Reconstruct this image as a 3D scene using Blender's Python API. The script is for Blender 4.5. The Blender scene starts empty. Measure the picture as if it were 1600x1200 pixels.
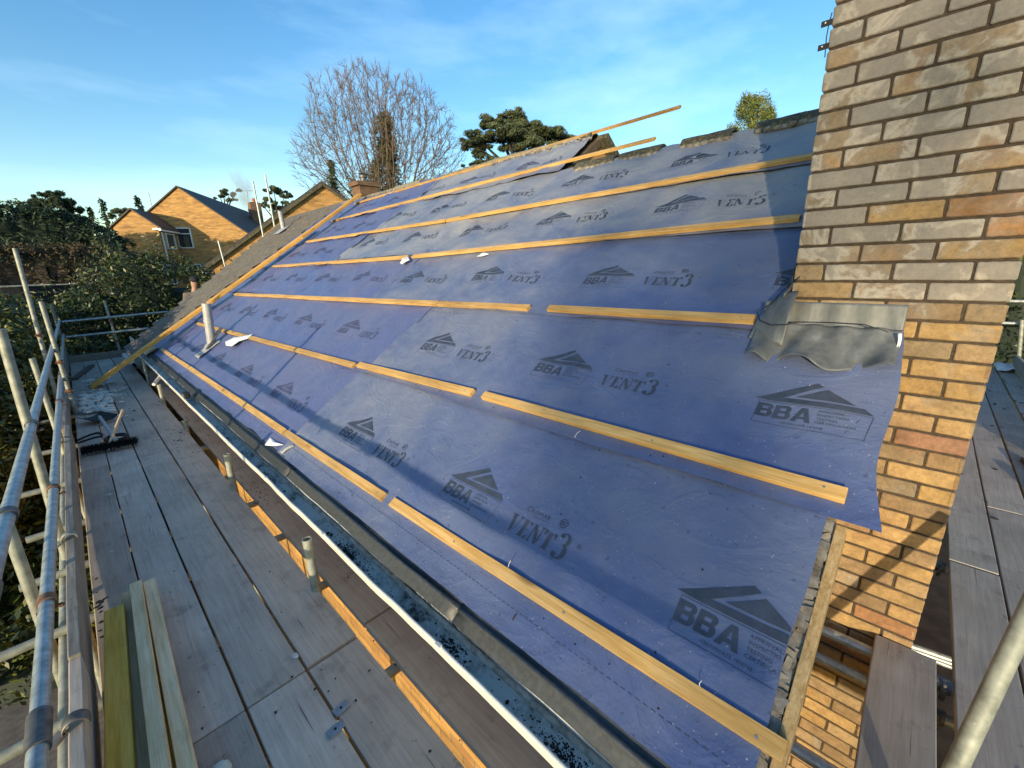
import bpy, bmesh, math, random
from mathutils import Vector, Matrix, noise
random.seed(7)
R_=math.radians
scene=bpy.context.scene
COL=scene.collection

# ------------------------------------------------------------------ camera
CF=657.82; CC=Vector((-2.3158,-0.4465,0.01485))
CR=Matrix(((0.693294,-0.720218,-0.025099),(-0.207837,-0.166477,-0.963893),(0.690034,0.673477,-0.265105)))
cam_d=bpy.data.cameras.new("camera"); cam=bpy.data.objects.new("camera",cam_d); COL.objects.link(cam)
M=Matrix((CR[0],-CR[1],-CR[2])).transposed()
cam.matrix_world=Matrix.Translation(CC)@M.to_4x4()
cam_d.sensor_width=36; cam_d.lens=CF/1600*36; cam_d.clip_start=0.05; cam_d.clip_end=3000
scene.camera=cam

# ------------------------------------------------------------------ light
SUN_EL=7.0; SUN_AZ=22.0                      # light travels towards azimuth 22 deg from +X
sd=bpy.data.lights.new("sun",'SUN'); sd.energy=2.35; sd.angle=R_(0.8); sd.color=(1.0,0.82,0.55)
sun=bpy.data.objects.new("sun",sd); COL.objects.link(sun)
L=Vector((math.cos(R_(SUN_AZ))*math.cos(R_(SUN_EL)),math.sin(R_(SUN_AZ))*math.cos(R_(SUN_EL)),-math.sin(R_(SUN_EL))))
sun.rotation_euler=L.to_track_quat('-Z','Y').to_euler(); sun.location=(-20,-10,12)
W=bpy.data.worlds.new("World"); scene.world=W; W.use_nodes=True
nt=W.node_tree; nt.nodes.clear()
out=nt.nodes.new('ShaderNodeOutputWorld'); bg=nt.nodes.new('ShaderNodeBackground')
sky=nt.nodes.new('ShaderNodeTexSky'); sky.sky_type='NISHITA'; sky.sun_disc=False
sky.sun_elevation=R_(SUN_EL); S2=-L
sky.sun_rotation=math.atan2(S2.x,S2.y); sky.air_density=1.0; sky.dust_density=0.3; sky.ozone_density=1.6; sky.altitude=50
# faint high cirrus, in the direction of the sky
tc=nt.nodes.new('ShaderNodeTexCoord'); mp=nt.nodes.new('ShaderNodeMapping'); mp.inputs['Scale'].default_value=(1.2,2.6,7.0); mp.inputs['Rotation'].default_value=(0.2,0.3,0.6)
nz=nt.nodes.new('ShaderNodeTexNoise'); nz.inputs['Scale'].default_value=1.6; nz.inputs['Detail'].default_value=7; nz.inputs['Roughness'].default_value=0.55
cr=nt.nodes.new('ShaderNodeValToRGB'); cr.color_ramp.elements[0].position=0.47; cr.color_ramp.elements[0].color=(0,0,0,1); cr.color_ramp.elements[1].position=0.85; cr.color_ramp.elements[1].color=(0.22,0.22,0.22,1)
hs=nt.nodes.new('ShaderNodeHueSaturation'); hs.inputs['Saturation'].default_value=1.36; hs.inputs['Value'].default_value=0.98; hs.inputs['Hue'].default_value=0.508
mx=nt.nodes.new('ShaderNodeMixRGB'); mx.blend_type='MIX'; mx.inputs['Color2'].default_value=(4.2,5.2,6.2,1)
nt.links.new(tc.outputs['Generated'],mp.inputs['Vector']); nt.links.new(mp.outputs[0],nz.inputs['Vector']); nt.links.new(nz.outputs['Fac'],cr.inputs[0])
nt.links.new(sky.outputs[0],hs.inputs['Color']); nt.links.new(hs.outputs[0],mx.inputs['Color1']); nt.links.new(cr.outputs[0],mx.inputs['Fac'])
nt.links.new(mx.outputs[0],bg.inputs[0]); nt.links.new(bg.outputs[0],out.inputs[0])
bg.inputs[1].default_value=0.15
scene.view_settings.view_transform='Standard'; scene.view_settings.look='None'; scene.view_settings.gamma=1
scene.view_settings.exposure=1.3
scene.render.engine='CYCLES'; scene.render.resolution_x=1024; scene.render.resolution_y=768

# ------------------------------------------------------------------ frames of reference
TH=0.58863                                   # roof pitch
ct,st=math.cos(TH),math.sin(TH)
RO=Vector((0,0,-0.28)); RS=Vector((ct,0,st)); RN=Vector((-st,0,ct)); RY=Vector((0,1,0))
def rp(s,y,h=0.0): return RO+RS*s+RY*y+RN*h  # point on the roof slope
def ray(px,py):
    d=CR.transposed()@Vector(((px-800)/CF,(py-600)/CF,1)); return d.normalized()
def onp(px,py,p,n):
    d=ray(px,py); t=(Vector(p)-CC).dot(n)/d.dot(n); return CC+d*t
def atY(px,py,Y): return onp(px,py,(0,Y,0),Vector((0,1,0)))
def atX(px,py,X): return onp(px,py,(X,0,0),Vector((1,0,0)))
def atZ(px,py,Z): return onp(px,py,(0,0,Z),Vector((0,0,1)))
def atroof(px,py,h=0): return onp(px,py,RO+RN*h,RN)
def sy(px,py,h=0):
    p=atroof(px,py,h)-RO; return p.dot(RS),p.y
DZ=-1.70                                     # scaffold deck level
GZ=-4.3                                      # garden level

# ------------------------------------------------------------------ materials
MAT={}
def newmat(name):
    m=bpy.data.materials.new(name); m.use_nodes=True; t=m.node_tree
    b=t.nodes['Principled BSDF']; MAT[name]=m; return m,t,b
def N_(t,k,**kw):
    n=t.nodes.new(k)
    for a,v in kw.items(): setattr(n,a,v)
    return n
def ramp(t,pts,fac=None,interp='LINEAR'):
    r=N_(t,'ShaderNodeValToRGB'); e=r.color_ramp; e.interpolation=interp
    while len(e.elements)<len(pts): e.elements.new(0.5)
    for i,(p,c) in enumerate(pts):
        e.elements[i].position=p; e.elements[i].color=(c if len(c)==4 else (*c,1)) if not isinstance(c,(int,float)) else (c,c,c,1)
    if fac is not None: t.links.new(fac,r.inputs[0])
    return r
def tex(t,scale=(1,1,1),kind='Noise',sc=5,det=4,rough=0.5,coord='Object',rot=(0,0,0),dist=0):
    c=N_(t,'ShaderNodeTexCoord'); m=N_(t,'ShaderNodeMapping'); m.inputs['Scale'].default_value=scale; m.inputs['Rotation'].default_value=rot
    t.links.new(c.outputs[coord],m.inputs['Vector'])
    if kind=='Noise':
        n=N_(t,'ShaderNodeTexNoise'); n.inputs['Scale'].default_value=sc; n.inputs['Detail'].default_value=det; n.inputs['Roughness'].default_value=rough; n.inputs['Distortion'].default_value=dist
    elif kind=='Voronoi':
        n=N_(t,'ShaderNodeTexVoronoi'); n.inputs['Scale'].default_value=sc
    elif kind=='Wave':
        n=N_(t,'ShaderNodeTexWave'); n.inputs['Scale'].default_value=sc; n.inputs['Distortion'].default_value=dist; n.inputs['Detail'].default_value=det
    t.links.new(m.outputs[0],n.inputs['Vector']); return n
def mix(t,fac,a,b,mode='MIX'):
    m=N_(t,'ShaderNodeMixRGB',blend_type=mode)
    for i,v in ((0,fac),(1,a),(2,b)):
        if isinstance(v,(int,float)): m.inputs[i].default_value=v if i==0 else (v,v,v,1)
        elif isinstance(v,tuple): m.inputs[i].default_value=(*v[:3],1)
        else: t.links.new(v,m.inputs[i])
    return m.outputs[0]
def mul(t,a,b,op='MULTIPLY'):
    m=N_(t,'ShaderNodeMath',operation=op)
    for i,v in ((0,a),(1,b)):
        if isinstance(v,(int,float)): m.inputs[i].default_value=v
        else: t.links.new(v,m.inputs[i])
    return m.outputs[0]
def bump(t,b,h,strength=0.3,dist=0.01):
    n=N_(t,'ShaderNodeBump'); n.inputs['Strength'].default_value=strength; n.inputs['Distance'].default_value=dist
    t.links.new(h,n.inputs['Height']); t.links.new(n.outputs[0],b.inputs['Normal']); return n

def wood(name,cols,along,rough=0.75,knots=True,dirt=0.0,dirtcol=(0.03,0.025,0.02),grain=1.0):
    """cols dark->light; along = axis of the grain 0/1/2 (object coordinates)"""
    m,t,b=newmat(name)
    s=[14,14,14]; s[along]=0.7
    oi=N_(t,'ShaderNodeObjectInfo')
    c=N_(t,'ShaderNodeTexCoord'); ad=N_(t,'ShaderNodeVectorMath',operation='ADD')
    sc=N_(t,'ShaderNodeVectorMath',operation='SCALE'); cmb=N_(t,'ShaderNodeCombineXYZ')
    for i in range(3): t.links.new(oi.outputs['Random'],cmb.inputs[i])
    t.links.new(cmb.outputs[0],sc.inputs[0]); sc.inputs['Scale'].default_value=37
    t.links.new(c.outputs['Object'],ad.inputs[0]); t.links.new(sc.outputs[0],ad.inputs[1])
    def nz(scale,sc_,det,ro,dist=0):
        mp=N_(t,'ShaderNodeMapping'); mp.inputs['Scale'].default_value=scale; t.links.new(ad.outputs[0],mp.inputs[0])
        n=N_(t,'ShaderNodeTexNoise'); n.inputs['Scale'].default_value=sc_; n.inputs['Detail'].default_value=det; n.inputs['Roughness'].default_value=ro; n.inputs['Distortion'].default_value=dist
        t.links.new(mp.outputs[0],n.inputs['Vector']); return n.outputs['Fac']
    g=nz(tuple(s),4,6,0.62,0.6)
    fine=nz(tuple(v*(4 if i!=along else 2.5) for i,v in enumerate(s)),4,3,0.6)
    big=nz((1,1,1),2.3,4,0.6)
    f=mul(t,mul(t,g,0.75),mul(t,fine,0.35),'ADD')
    r=ramp(t,[(0.36,cols[0]),(0.52,cols[1]),(0.68,cols[2])],f)
    tone=ramp(t,[(0.3,0.80),(0.7,1.15)],big)
    col=mix(t,1.0,r.outputs[0],tone.outputs[0],'MULTIPLY')
    rv=ramp(t,[(0,0.78),(1,1.12)],oi.outputs['Random'])
    col=mix(t,1.0,col,rv.outputs[0],'MULTIPLY')
    if knots:
        mp=N_(t,'ShaderNodeMapping'); ks=[7,7,7]; ks[along]=2.2; mp.inputs['Scale'].default_value=ks; t.links.new(ad.outputs[0],mp.inputs[0])
        v=N_(t,'ShaderNodeTexVoronoi'); v.inputs['Scale'].default_value=1.0; t.links.new(mp.outputs[0],v.inputs['Vector'])
        k=ramp(t,[(0.07,1),(0.17,0)],v.outputs['Distance'])
        col=mix(t,mul(t,k.outputs[0],0.8),col,(cols[0][0]*0.45,cols[0][1]*0.4,cols[0][2]*0.35))
    if not knots:
        cs=[26,26,26]; cs[along]=0.55; ck=nz(tuple(cs),2.2,5,0.6,0.4); cr_=ramp(t,[(0.30,0.75),(0.335,0)],ck); col=mix(t,cr_.outputs[0],col,(0.05,0.04,0.032))
        sp_=[9,9,9]; sp_[along]=5; ms=nz(tuple(sp_),3,6,0.7); mr_=ramp(t,[(0.68,0),(0.74,0.5)],ms); col=mix(t,mr_.outputs[0],col,(0.55,0.53,0.49))
    if dirt>0:
        d=nz((1,1,1),6.5,7,0.66); dr=ramp(t,[(0.60-dirt*0.1,0),(0.72,dirt)],d)
        col=mix(t,dr.outputs[0],col,dirtcol)
        d2=nz((1,1,1),27,3,0.5); dr2=ramp(t,[(0.70,0),(0.74,dirt)],d2)
        col=mix(t,dr2.outputs[0],col,dirtcol)
    t.links.new(col,b.inputs['Base Color']); b.inputs['Roughness'].default_value=rough
    bump(t,b,f,0.35*grain,0.004); return m

wood('batten_wood',[(0.40,0.215,0.055),(0.58,0.34,0.10),(0.70,0.46,0.19)],1)
wood('plank_wood',[(0.42,0.20,0.03),(0.60,0.31,0.055),(0.70,0.41,0.11)],0)
wood('stack_wood',[(0.54,0.36,0.17),(0.72,0.52,0.28),(0.82,0.65,0.41)],1,dirt=0.2)
wood('stack_wood_yellow',[(0.60,0.31,0.03),(0.82,0.46,0.05),(0.90,0.58,0.12)],1,dirt=0.15)
wood('board_grey',[(0.39,0.325,0.265),(0.465,0.395,0.325),(0.53,0.46,0.385)],1,rough=0.85,knots=False,dirt=0.35,grain=0.7)
wood('board_brown',[(0.42,0.31,0.225),(0.49,0.375,0.275),(0.55,0.435,0.335)],1,rough=0.85,knots=False,dirt=0.4,grain=0.7)
wood('board_grey_x',[(0.32,0.28,0.235),(0.38,0.335,0.285),(0.44,0.395,0.345)],0,rough=0.85,knots=False,dirt=0.4,grain=0.7)
wood('toe_wood',[(0.15,0.13,0.11),(0.25,0.225,0.19),(0.34,0.31,0.26)],1,rough=0.9,knots=False,dirt=0.3)
wood('verge_wood',[(0.30,0.17,0.06),(0.50,0.32,0.13),(0.62,0.45,0.23)],0,rough=0.8,dirt=0.3)
wood('post_wood',[(0.05,0.04,0.03),(0.09,0.075,0.06),(0.13,0.11,0.09)],2,rough=0.9)

def plain(name,col,rough=0.6,metal=0.0,var=0.25,sc=8,bmp=0.15,spec=0.5,col2=None,thr=(0.35,0.65)):
    m,t,b=newmat(name)
    n=tex(t,sc=sc,det=6,rough=0.6)
    c2=col2 if col2 else tuple(c*(1-var) for c in col)
    c1=tuple(min(1,c*(1+var*0.5)) for c in col) if not col2 else col
    r=ramp(t,[(thr[0],c2),(thr[1],c1)],n.outputs['Fac'])
    cc=r.outputs[0]
    if name.startswith('galv'):
        s1=ramp(t,[(0.66,0),(0.70,0.8)],tex(t,sc=26,det=5,rough=0.7).outputs['Fac']); cc=mix(t,s1.outputs[0],cc,(0.62,0.60,0.52)); s2=ramp(t,[(0.64,0),(0.72,0.7)],tex(t,sc=9,det=7,rough=0.75).outputs['Fac']); cc=mix(t,s2.outputs[0],cc,(0.17,0.11,0.075))
    t.links.new(cc,b.inputs['Base Color']); b.inputs['Roughness'].default_value=rough; b.inputs['Metallic'].default_value=metal
    b.inputs['Specular IOR Level'].default_value=spec
    if bmp: bump(t,b,n.outputs['Fac'],bmp,0.004)
    return m
plain('galv',(0.52,0.56,0.56),0.42,0.5,0.4,22,0.25,col2=(0.22,0.25,0.25),thr=(0.3,0.7))
plain('galv_old',(0.40,0.42,0.35),0.6,0.25,0.4,16,0.25,col2=(0.18,0.19,0.16),thr=(0.3,0.7))
plain('rust',(0.30,0.15,0.08),0.75,0.3,0.5,30,0.4,col2=(0.13,0.085,0.06))
plain('steel_dark',(0.16,0.155,0.15),0.55,0.6,0.4,30,0.3)
plain('gutter_out',(0.72,0.70,0.62),0.45,0,0.12,6,0.05)
plain('fascia_white',(0.72,0.70,0.66),0.5,0,0.1,6,0.05)
plain('upvc',(0.75,0.74,0.70),0.4,0,0.08,6,0)
plain('tray',(0.030,0.036,0.042),0.62,0,0.35,60,0.25)
plain('tray_light',(0.050,0.056,0.062),0.5,0,0.3,50,0.2)
plain('pvc_grey',(0.36,0.37,0.38),0.45,0,0.15,9,0.05)
plain('cement',(0.36,0.33,0.28),0.95,0,0.35,25,0.8,col2=(0.15,0.13,0.10))
plain('rubble_pale',(0.62,0.62,0.56),0.9,0,0.3,20,0.6)
plain('rag',(0.75,0.76,0.76),0.9,0,0.15,20,0.4)
plain('black_bits',(0.022,0.020,0.018),0.9,0,0.4,30,0.6)
plain('bristle',(0.012,0.011,0.011),0.85,0,0.5,60,0.5)
plain('tool_black',(0.016,0.016,0.017),0.75,0,0.3,20,0.1)
plain('glass',(0.03,0.04,0.05),0.08,0,0.1,2,0,spec=0.8)
plain('skin',(0.42,0.25,0.18),0.6,0,0.1,12,0.05)
plain('jumper',(0.14,0.12,0.11),0.9,0,0.2,40,0.4)
plain('cap_black',(0.02,0.02,0.022),0.85,0,0.2,40,0.3)
plain('bark',(0.15,0.12,0.075),0.9,0,0.4,5,0.5,col2=(0.06,0.05,0.035))
plain('twig',(0.16,0.12,0.09),0.9,0,0.3,3,0)
plain('bark_dark',(0.07,0.055,0.04),0.9,0,0.4,5,0.5)
plain('slate_roof',(0.055,0.05,0.052),0.7,0,0.35,9,0.4)
plain('cable_black',(0.012,0.012,0.013),0.5,0,0.2,10,0)
plain('clay_pot',(0.45,0.17,0.08),0.8,0,0.25,20,0.2)
plain('rust_pipe',(0.42,0.20,0.12),0.7,0,0.3,20,0.2)
plain('roof_timber',(0.10,0.075,0.05),0.9,0,0.3,12,0.2)
plain('foil_pale',(0.50,0.58,0.52),0.55,0,0.2,10,0.3)
plain('blade_grey',(0.30,0.33,0.37),0.4,0.5,0.25,20,0.2)
plain('net',(0.018,0.02,0.022),0.9,0,0.3,20,0)

# lichen-covered roof tile
def tilemat(name,base,dark,lich,amt=0.5):
    m,t,b=newmat(name)
    n=tex(t,sc=7,det=7,rough=0.65); r=ramp(t,[(0.3,dark),(0.7,base)],n.outputs['Fac'])
    n2=tex(t,sc=38,det=4,rough=0.7); r2=ramp(t,[(0.5,0),(0.62,amt)],n2.outputs['Fac'])
    t.links.new(mix(t,r2.outputs[0],r.outputs[0],lich),b.inputs['Base Color']); b.inputs['Roughness'].default_value=0.9
    bump(t,b,n2.outputs['Fac'],0.6,0.008); return m
tilemat('tile_old',(0.19,0.175,0.15),(0.10,0.092,0.082),(0.27,0.25,0.20),0.2)
tilemat('ridge_mossy',(0.10,0.095,0.07),(0.022,0.024,0.022),(0.22,0.19,0.08),0.7)
tilemat('ridge_sandy',(0.34,0.30,0.20),(0.15,0.13,0.09),(0.42,0.38,0.24),0.5)

# gutter inside: pale with black moss and silt
m,t,b=newmat('gutter_in')
n=tex(t,sc=5.5,det=9,rough=0.72); n2=tex(t,(1,1,1),sc=60,det=3,rough=0.6)
big=tex(t,(1,1,1),sc=1.1,det=2); f=mul(t,mul(t,n.outputs['Fac'],0.8),mul(t,mul(t,big.outputs['Fac'],0.22),mul(t,n2.outputs['Fac'],0.14),'ADD'),'ADD')
r=ramp(t,[(0.56,(0.60,0.58,0.53)),(0.64,(0.36,0.35,0.31)),(0.69,(0.06,0.06,0.05)),(0.78,(0.02,0.018,0.015))],f)
t.links.new(r.outputs[0],b.inputs['Base Color']); b.inputs['Roughness'].default_value=0.7; bump(t,b,f,0.6,0.02)

# brick: one attribute carries each brick's own tone
def brickmat(name,bloom=True,lum=1.0):
    m,t,b=newmat(name)
    a=N_(t,'ShaderNodeAttribute',attribute_name='brick'); sp=N_(t,'ShaderNodeSeparateColor'); t.links.new(a.outputs['Color'],sp.inputs[0])
    k=lum
    r=ramp(t,[(0.0,(0.45*k,0.29*k,0.115*k)),(0.3,(0.49*k,0.325*k,0.145*k)),(0.55,(0.36*k,0.265*k,0.155*k)),(0.75,(0.44*k,0.24*k,0.085*k)),(0.9,(0.37*k,0.19*k,0.09*k)),(1.0,(0.27*k,0.15*k,0.095*k))],sp.outputs[0])
    n=tex(t,sc=9,det=8,rough=0.65); n2=tex(t,sc=55,det=5,rough=0.7)
    tone=ramp(t,[(0.3,0.66),(0.7,1.2)],n.outputs['Fac'])
    col=mix(t,1.0,r.outputs[0],tone.outputs[0],'MULTIPLY')
    pv=ramp(t,[(0.0,0.74),(1.0,1.14)],sp.outputs[2]); col=mix(t,1.0,col,pv.outputs[0],'MULTIPLY')
    burn=ramp(t,[(0.56,0),(0.66,0.45)],tex(t,(1,1,1.6),sc=4.2,det=5,rough=0.6,dist=0.8).outputs['Fac']); col=mix(t,burn.outputs[0],col,(0.24,0.13,0.07))
    sp2=ramp(t,[(0.35,0.75),(0.6,1.08)],n2.outputs['Fac']); col=mix(t,1.0,col,sp2.outputs[0],'MULTIPLY')
    # lime bloom: patchy, strongest where the attribute says so
    n3=tex(t,sc=6.5,det=6,rough=0.6,dist=0.5)
    f=mul(t,sp.outputs[1],1.0); th=mul(t,n3.outputs['Fac'],f,'ADD'); bl=ramp(t,[(0.70,0.0),(0.98,0.75)],th)
    gcol=mix(t,n2.outputs['Fac'],(0.165,0.16,0.15),(0.30,0.295,0.28))
    col=mix(t,bl.outputs[0],col,gcol)
    # white crust rims
    rim=ramp(t,[(0.84,0),(0.90,0.35),(0.97,0)],th); col=mix(t,rim.outputs[0],col,(0.60,0.58,0.52))
    pit=ramp(t,[(0.27,1),(0.31,0)],n2.outputs['Fac']); col=mix(t,mul(t,pit.outputs[0],0.6),col,(0.09,0.06,0.03))
    t.links.new(col,b.inputs['Base Color']); b.inputs['Roughness'].default_value=0.9
    bump(t,b,mul(t,n2.outputs['Fac'],n.outputs['Fac'],'ADD'),0.55,0.006); return m
brickmat('brick_chimney',lum=0.80)
plain('mortar',(0.062,0.045,0.030),0.98,0,0.35,60,0.9)
# brick for distant walls and the wall below the deck (brick texture on u,v uv map)
def brickwall(name,c1,c2,mort,scale=1.0,bs=(0.225,0.075)):
    m,t,b=newmat(name)
    uv=N_(t,'ShaderNodeUVMap'); bt=N_(t,'ShaderNodeTexBrick')
    t.links.new(uv.outputs[0],bt.inputs['Vector']); bt.inputs['Scale'].default_value=1.0
    bt.inputs['Brick Width'].default_value=bs[0]; bt.inputs['Row Height'].default_value=bs[1]; bt.inputs['Mortar Size'].default_value=0.006; bt.inputs['Bias'].default_value=-0.1
    bt.inputs['Color1'].default_value=(*c1,1); bt.inputs['Color2'].default_value=(*c2,1); bt.inputs['Mortar'].default_value=(*mort,1); bt.inputs['Mortar Smooth'].default_value=0.2
    mp=N_(t,'ShaderNodeMapping'); mp.inputs['Scale'].default_value=(0.55,2.6,1); t.links.new(uv.outputs[0],mp.inputs[0])
    n=N_(t,'ShaderNodeTexNoise'); n.inputs['Scale'].default_value=2.6; n.inputs['Detail'].default_value=5; n.inputs['Roughness'].default_value=0.7; t.links.new(mp.outputs[0],n.inputs['Vector'])
    tone=ramp(t,[(0.36,0.58),(0.5,0.95),(0.66,1.25)],n.outputs['Fac'])
    t.links.new(mix(t,1,bt.outputs['Color'],tone.outputs[0],'MULTIPLY'),b.inputs['Base Color']); b.inputs['Roughness'].default_value=0.9
    bump(t,b,bt.outputs['Fac'],-0.5,0.006)
    return m
brickwall('brick_wall',(0.47,0.26,0.07),(0.36,0.18,0.055),(0.20,0.15,0.09))
brickwall('brick_far',(0.50,0.285,0.09),(0.36,0.19,0.07),(0.33,0.22,0.11))
brickwall('brick_far_dark',(0.22,0.13,0.075),(0.15,0.085,0.055),(0.13,0.10,0.07))

# roofing felt: blue woven membrane. film = pale dewy film; dew_sheen = dewy band with sun sheen painted in
def felt(name,base,film,filmcol=(0.20,0.205,0.26),stain=0.5,rough=0.38,dew_sheen=(0.6,2.7,0.0),crease=1.0):
    m,t,b=newmat(name)
    big=tex(t,(1,1,1),sc=1.3,det=5,rough=0.6,dist=0.4); fine=tex(t,sc=90,det=4,rough=0.7); mid=tex(t,sc=9,det=6,rough=0.65)
    col=mix(t,ramp(t,[(0.3,0),(0.7,1)],mid.outputs['Fac']).outputs[0],tuple(c*0.88 for c in base),tuple(c*1.10 for c in base))
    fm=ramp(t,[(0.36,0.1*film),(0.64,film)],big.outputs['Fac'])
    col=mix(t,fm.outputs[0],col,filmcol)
    if dew_sheen[2]>0:
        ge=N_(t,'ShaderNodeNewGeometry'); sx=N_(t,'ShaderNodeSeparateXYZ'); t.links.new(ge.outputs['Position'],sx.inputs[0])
        mr=N_(t,'ShaderNodeMapRange'); mr.interpolation_type='SMOOTHSTEP'; mr.inputs['From Min'].default_value=dew_sheen[0]; mr.inputs['From Max'].default_value=dew_sheen[1]; t.links.new(sx.outputs['Y'],mr.inputs['Value'])
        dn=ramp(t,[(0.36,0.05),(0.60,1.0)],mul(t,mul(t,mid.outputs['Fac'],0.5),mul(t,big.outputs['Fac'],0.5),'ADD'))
        col=mix(t,mul(t,mul(t,mr.outputs[0],dn.outputs[0]),dew_sheen[2]),col,(0.33,0.33,0.34))  # paler towards the far side: dewy film plus sun sheen put into the colour
    # small dark specks, pale scuffs
    sp=ramp(t,[(0.30,stain),(0.335,0)],tex(t,sc=33,det=3,rough=0.6).outputs['Fac']); col=mix(t,sp.outputs[0],col,(0.03,0.04,0.09))
    sc=ramp(t,[(0.68,0),(0.75,0.45)],tex(t,(0.9,3.5,1),sc=7,det=6,rough=0.75,rot=(0,0,0.5)).outputs['Fac']); col=mix(t,sc.outputs[0],col,(0.27,0.30,0.42))
    dust=ramp(t,[(0.745,0),(0.78,0.7)],tex(t,sc=120,det=1).outputs['Fac']); col=mix(t,dust.outputs[0],col,(0.5,0.5,0.5))
    t.links.new(col,b.inputs['Base Color'])
    rr=ramp(t,[(0.3,rough-0.1),(0.7,rough+0.13)],big.outputs['Fac']); t.links.new(rr.outputs[0],b.inputs['Roughness'])
    b.inputs['Specular IOR Level'].default_value=0.6
    # dimpled weave + fine crinkle
    c=N_(t,'ShaderNodeTexCoord'); v=N_(t,'ShaderNodeTexVoronoi'); v.inputs['Scale'].default_value=75; v.inputs['Randomness'].default_value=0.55; t.links.new(c.outputs['Object'],v.inputs['Vector'])
    h=mul(t,mul(t,v.outputs['Distance'],0.35),mul(t,mid.outputs['Fac'],1.6),'ADD'); h=mul(t,h,mul(t,fine.outputs['Fac'],0.3),'ADD')
    cz=tex(t,(1,0.75,1),sc=3.2,det=5,rough=0.55,dist=1.6); ab=mul(t,mul(t,cz.outputs['Fac'],-0.5,'ADD'),0,'ADD'); ab=N_(t,'ShaderNodeMath',operation='ABSOLUTE'); sb_=N_(t,'ShaderNodeMath',operation='SUBTRACT'); t.links.new(cz.outputs['Fac'],sb_.inputs[0]); sb_.inputs[1].default_value=0.5; t.links.new(sb_.outputs[0],ab.inputs[0])
    rd=ramp(t,[(0.0,1.0),(0.09,0.25),(0.3,0.0)],ab.outputs[0]); h=mul(t,h,mul(t,rd.outputs[0],1.1*crease),'ADD')
    bump(t,b,h,0.34,0.006); return m
felt('felt_blue',(0.070,0.103,0.240),0.50,(0.19,0.215,0.27),dew_sheen=(0.5,3.0,0.34))
felt('felt_dewy_sheen',(0.095,0.125,0.23),0.95,(0.29,0.30,0.31),dew_sheen=(1.0,4.5,0.45),crease=1.6)
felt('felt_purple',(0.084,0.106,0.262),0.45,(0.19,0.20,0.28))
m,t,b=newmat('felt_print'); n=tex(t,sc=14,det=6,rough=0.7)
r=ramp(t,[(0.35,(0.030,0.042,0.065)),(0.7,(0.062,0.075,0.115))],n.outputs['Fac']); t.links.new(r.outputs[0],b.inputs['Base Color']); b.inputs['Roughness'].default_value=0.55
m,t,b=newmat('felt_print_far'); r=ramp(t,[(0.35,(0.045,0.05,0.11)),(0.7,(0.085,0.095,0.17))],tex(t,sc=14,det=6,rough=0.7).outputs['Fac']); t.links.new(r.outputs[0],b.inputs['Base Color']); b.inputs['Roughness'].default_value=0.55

# lead
m,t,b=newmat('lead')
n=tex(t,(1,1,0.25),sc=9,det=6,rough=0.6); n2=tex(t,sc=30,det=5,rough=0.65)
r=ramp(t,[(0.32,(0.08,0.09,0.095)),(0.5,(0.14,0.15,0.15)),(0.62,(0.20,0.21,0.205)),(0.75,(0.30,0.315,0.31))],n.outputs['Fac'])
t.links.new(mix(t,0.35,r.outputs[0],n2.outputs['Fac'],'OVERLAY'),b.inputs['Base Color']); b.inputs['Roughness'].default_value=0.55; b.inputs['Metallic'].default_value=0.3
bump(t,b,n2.outputs['Fac'],0.25,0.004)

def leafmat(name,c1,c2,c3,rough=0.55,sc=1.6):
    m,t,b=newmat(name)
    n=tex(t,sc=sc,det=3); a=N_(t,'ShaderNodeAttribute',attribute_name='leaf')
    f=mul(t,mul(t,n.outputs['Fac'],0.5),mul(t,a.outputs['Fac'],0.55),'ADD')
    r=ramp(t,[(0.25,c1),(0.5,c2),(0.78,c3)],f); t.links.new(r.outputs[0],b.inputs['Base Color']); b.inputs['Roughness'].default_value=rough
    return m
leafmat('laurel',(0.010,0.022,0.008),(0.028,0.052,0.013),(0.085,0.10,0.024),0.45)
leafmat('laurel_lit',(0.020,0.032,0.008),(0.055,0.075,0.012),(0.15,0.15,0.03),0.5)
leafmat('conifer_dark',(0.008,0.020,0.010),(0.017,0.038,0.016),(0.045,0.070,0.026),0.7)
leafmat('conifer_green',(0.014,0.045,0.018),(0.03,0.085,0.028),(0.06,0.12,0.04),0.7)
leafmat('cedar',(0.022,0.038,0.022),(0.060,0.085,0.036),(0.16,0.17,0.07),0.7)
leafmat('ivy',(0.05,0.055,0.018),(0.10,0.10,0.03),(0.17,0.15,0.05),0.7)
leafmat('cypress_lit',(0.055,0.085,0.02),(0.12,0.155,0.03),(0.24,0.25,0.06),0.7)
leafmat('beech_brown',(0.022,0.020,0.010),(0.050,0.038,0.018),(0.10,0.072,0.032),0.8)
leafmat('grass',(0.030,0.055,0.010),(0.055,0.090,0.016),(0.09,0.12,0.03),0.9)
# lawn / patio
m,t,b=newmat('lawn')
n=tex(t,sc=3.5,det=8,rough=0.75); n2=tex(t,sc=60,det=4,rough=0.7)
r=ramp(t,[(0.35,(0.012,0.018,0.006)),(0.55,(0.028,0.042,0.009)),(0.72,(0.055,0.068,0.014))],mul(t,mul(t,n.outputs['Fac'],0.6),mul(t,n2.outputs['Fac'],0.42),'ADD'))
t.links.new(r.outputs[0],b.inputs['Base Color']); b.inputs['Roughness'].default_value=0.95; bump(t,b,n2.outputs['Fac'],0.9,0.04)
plain('soil',(0.06,0.04,0.028),0.95,0,0.4,5,0.7)  # earth of the bed; also colours the sheet standing in for shade
plain('patio_wood',(0.22,0.19,0.155),0.9,0,0.3,10,0.3)

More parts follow.
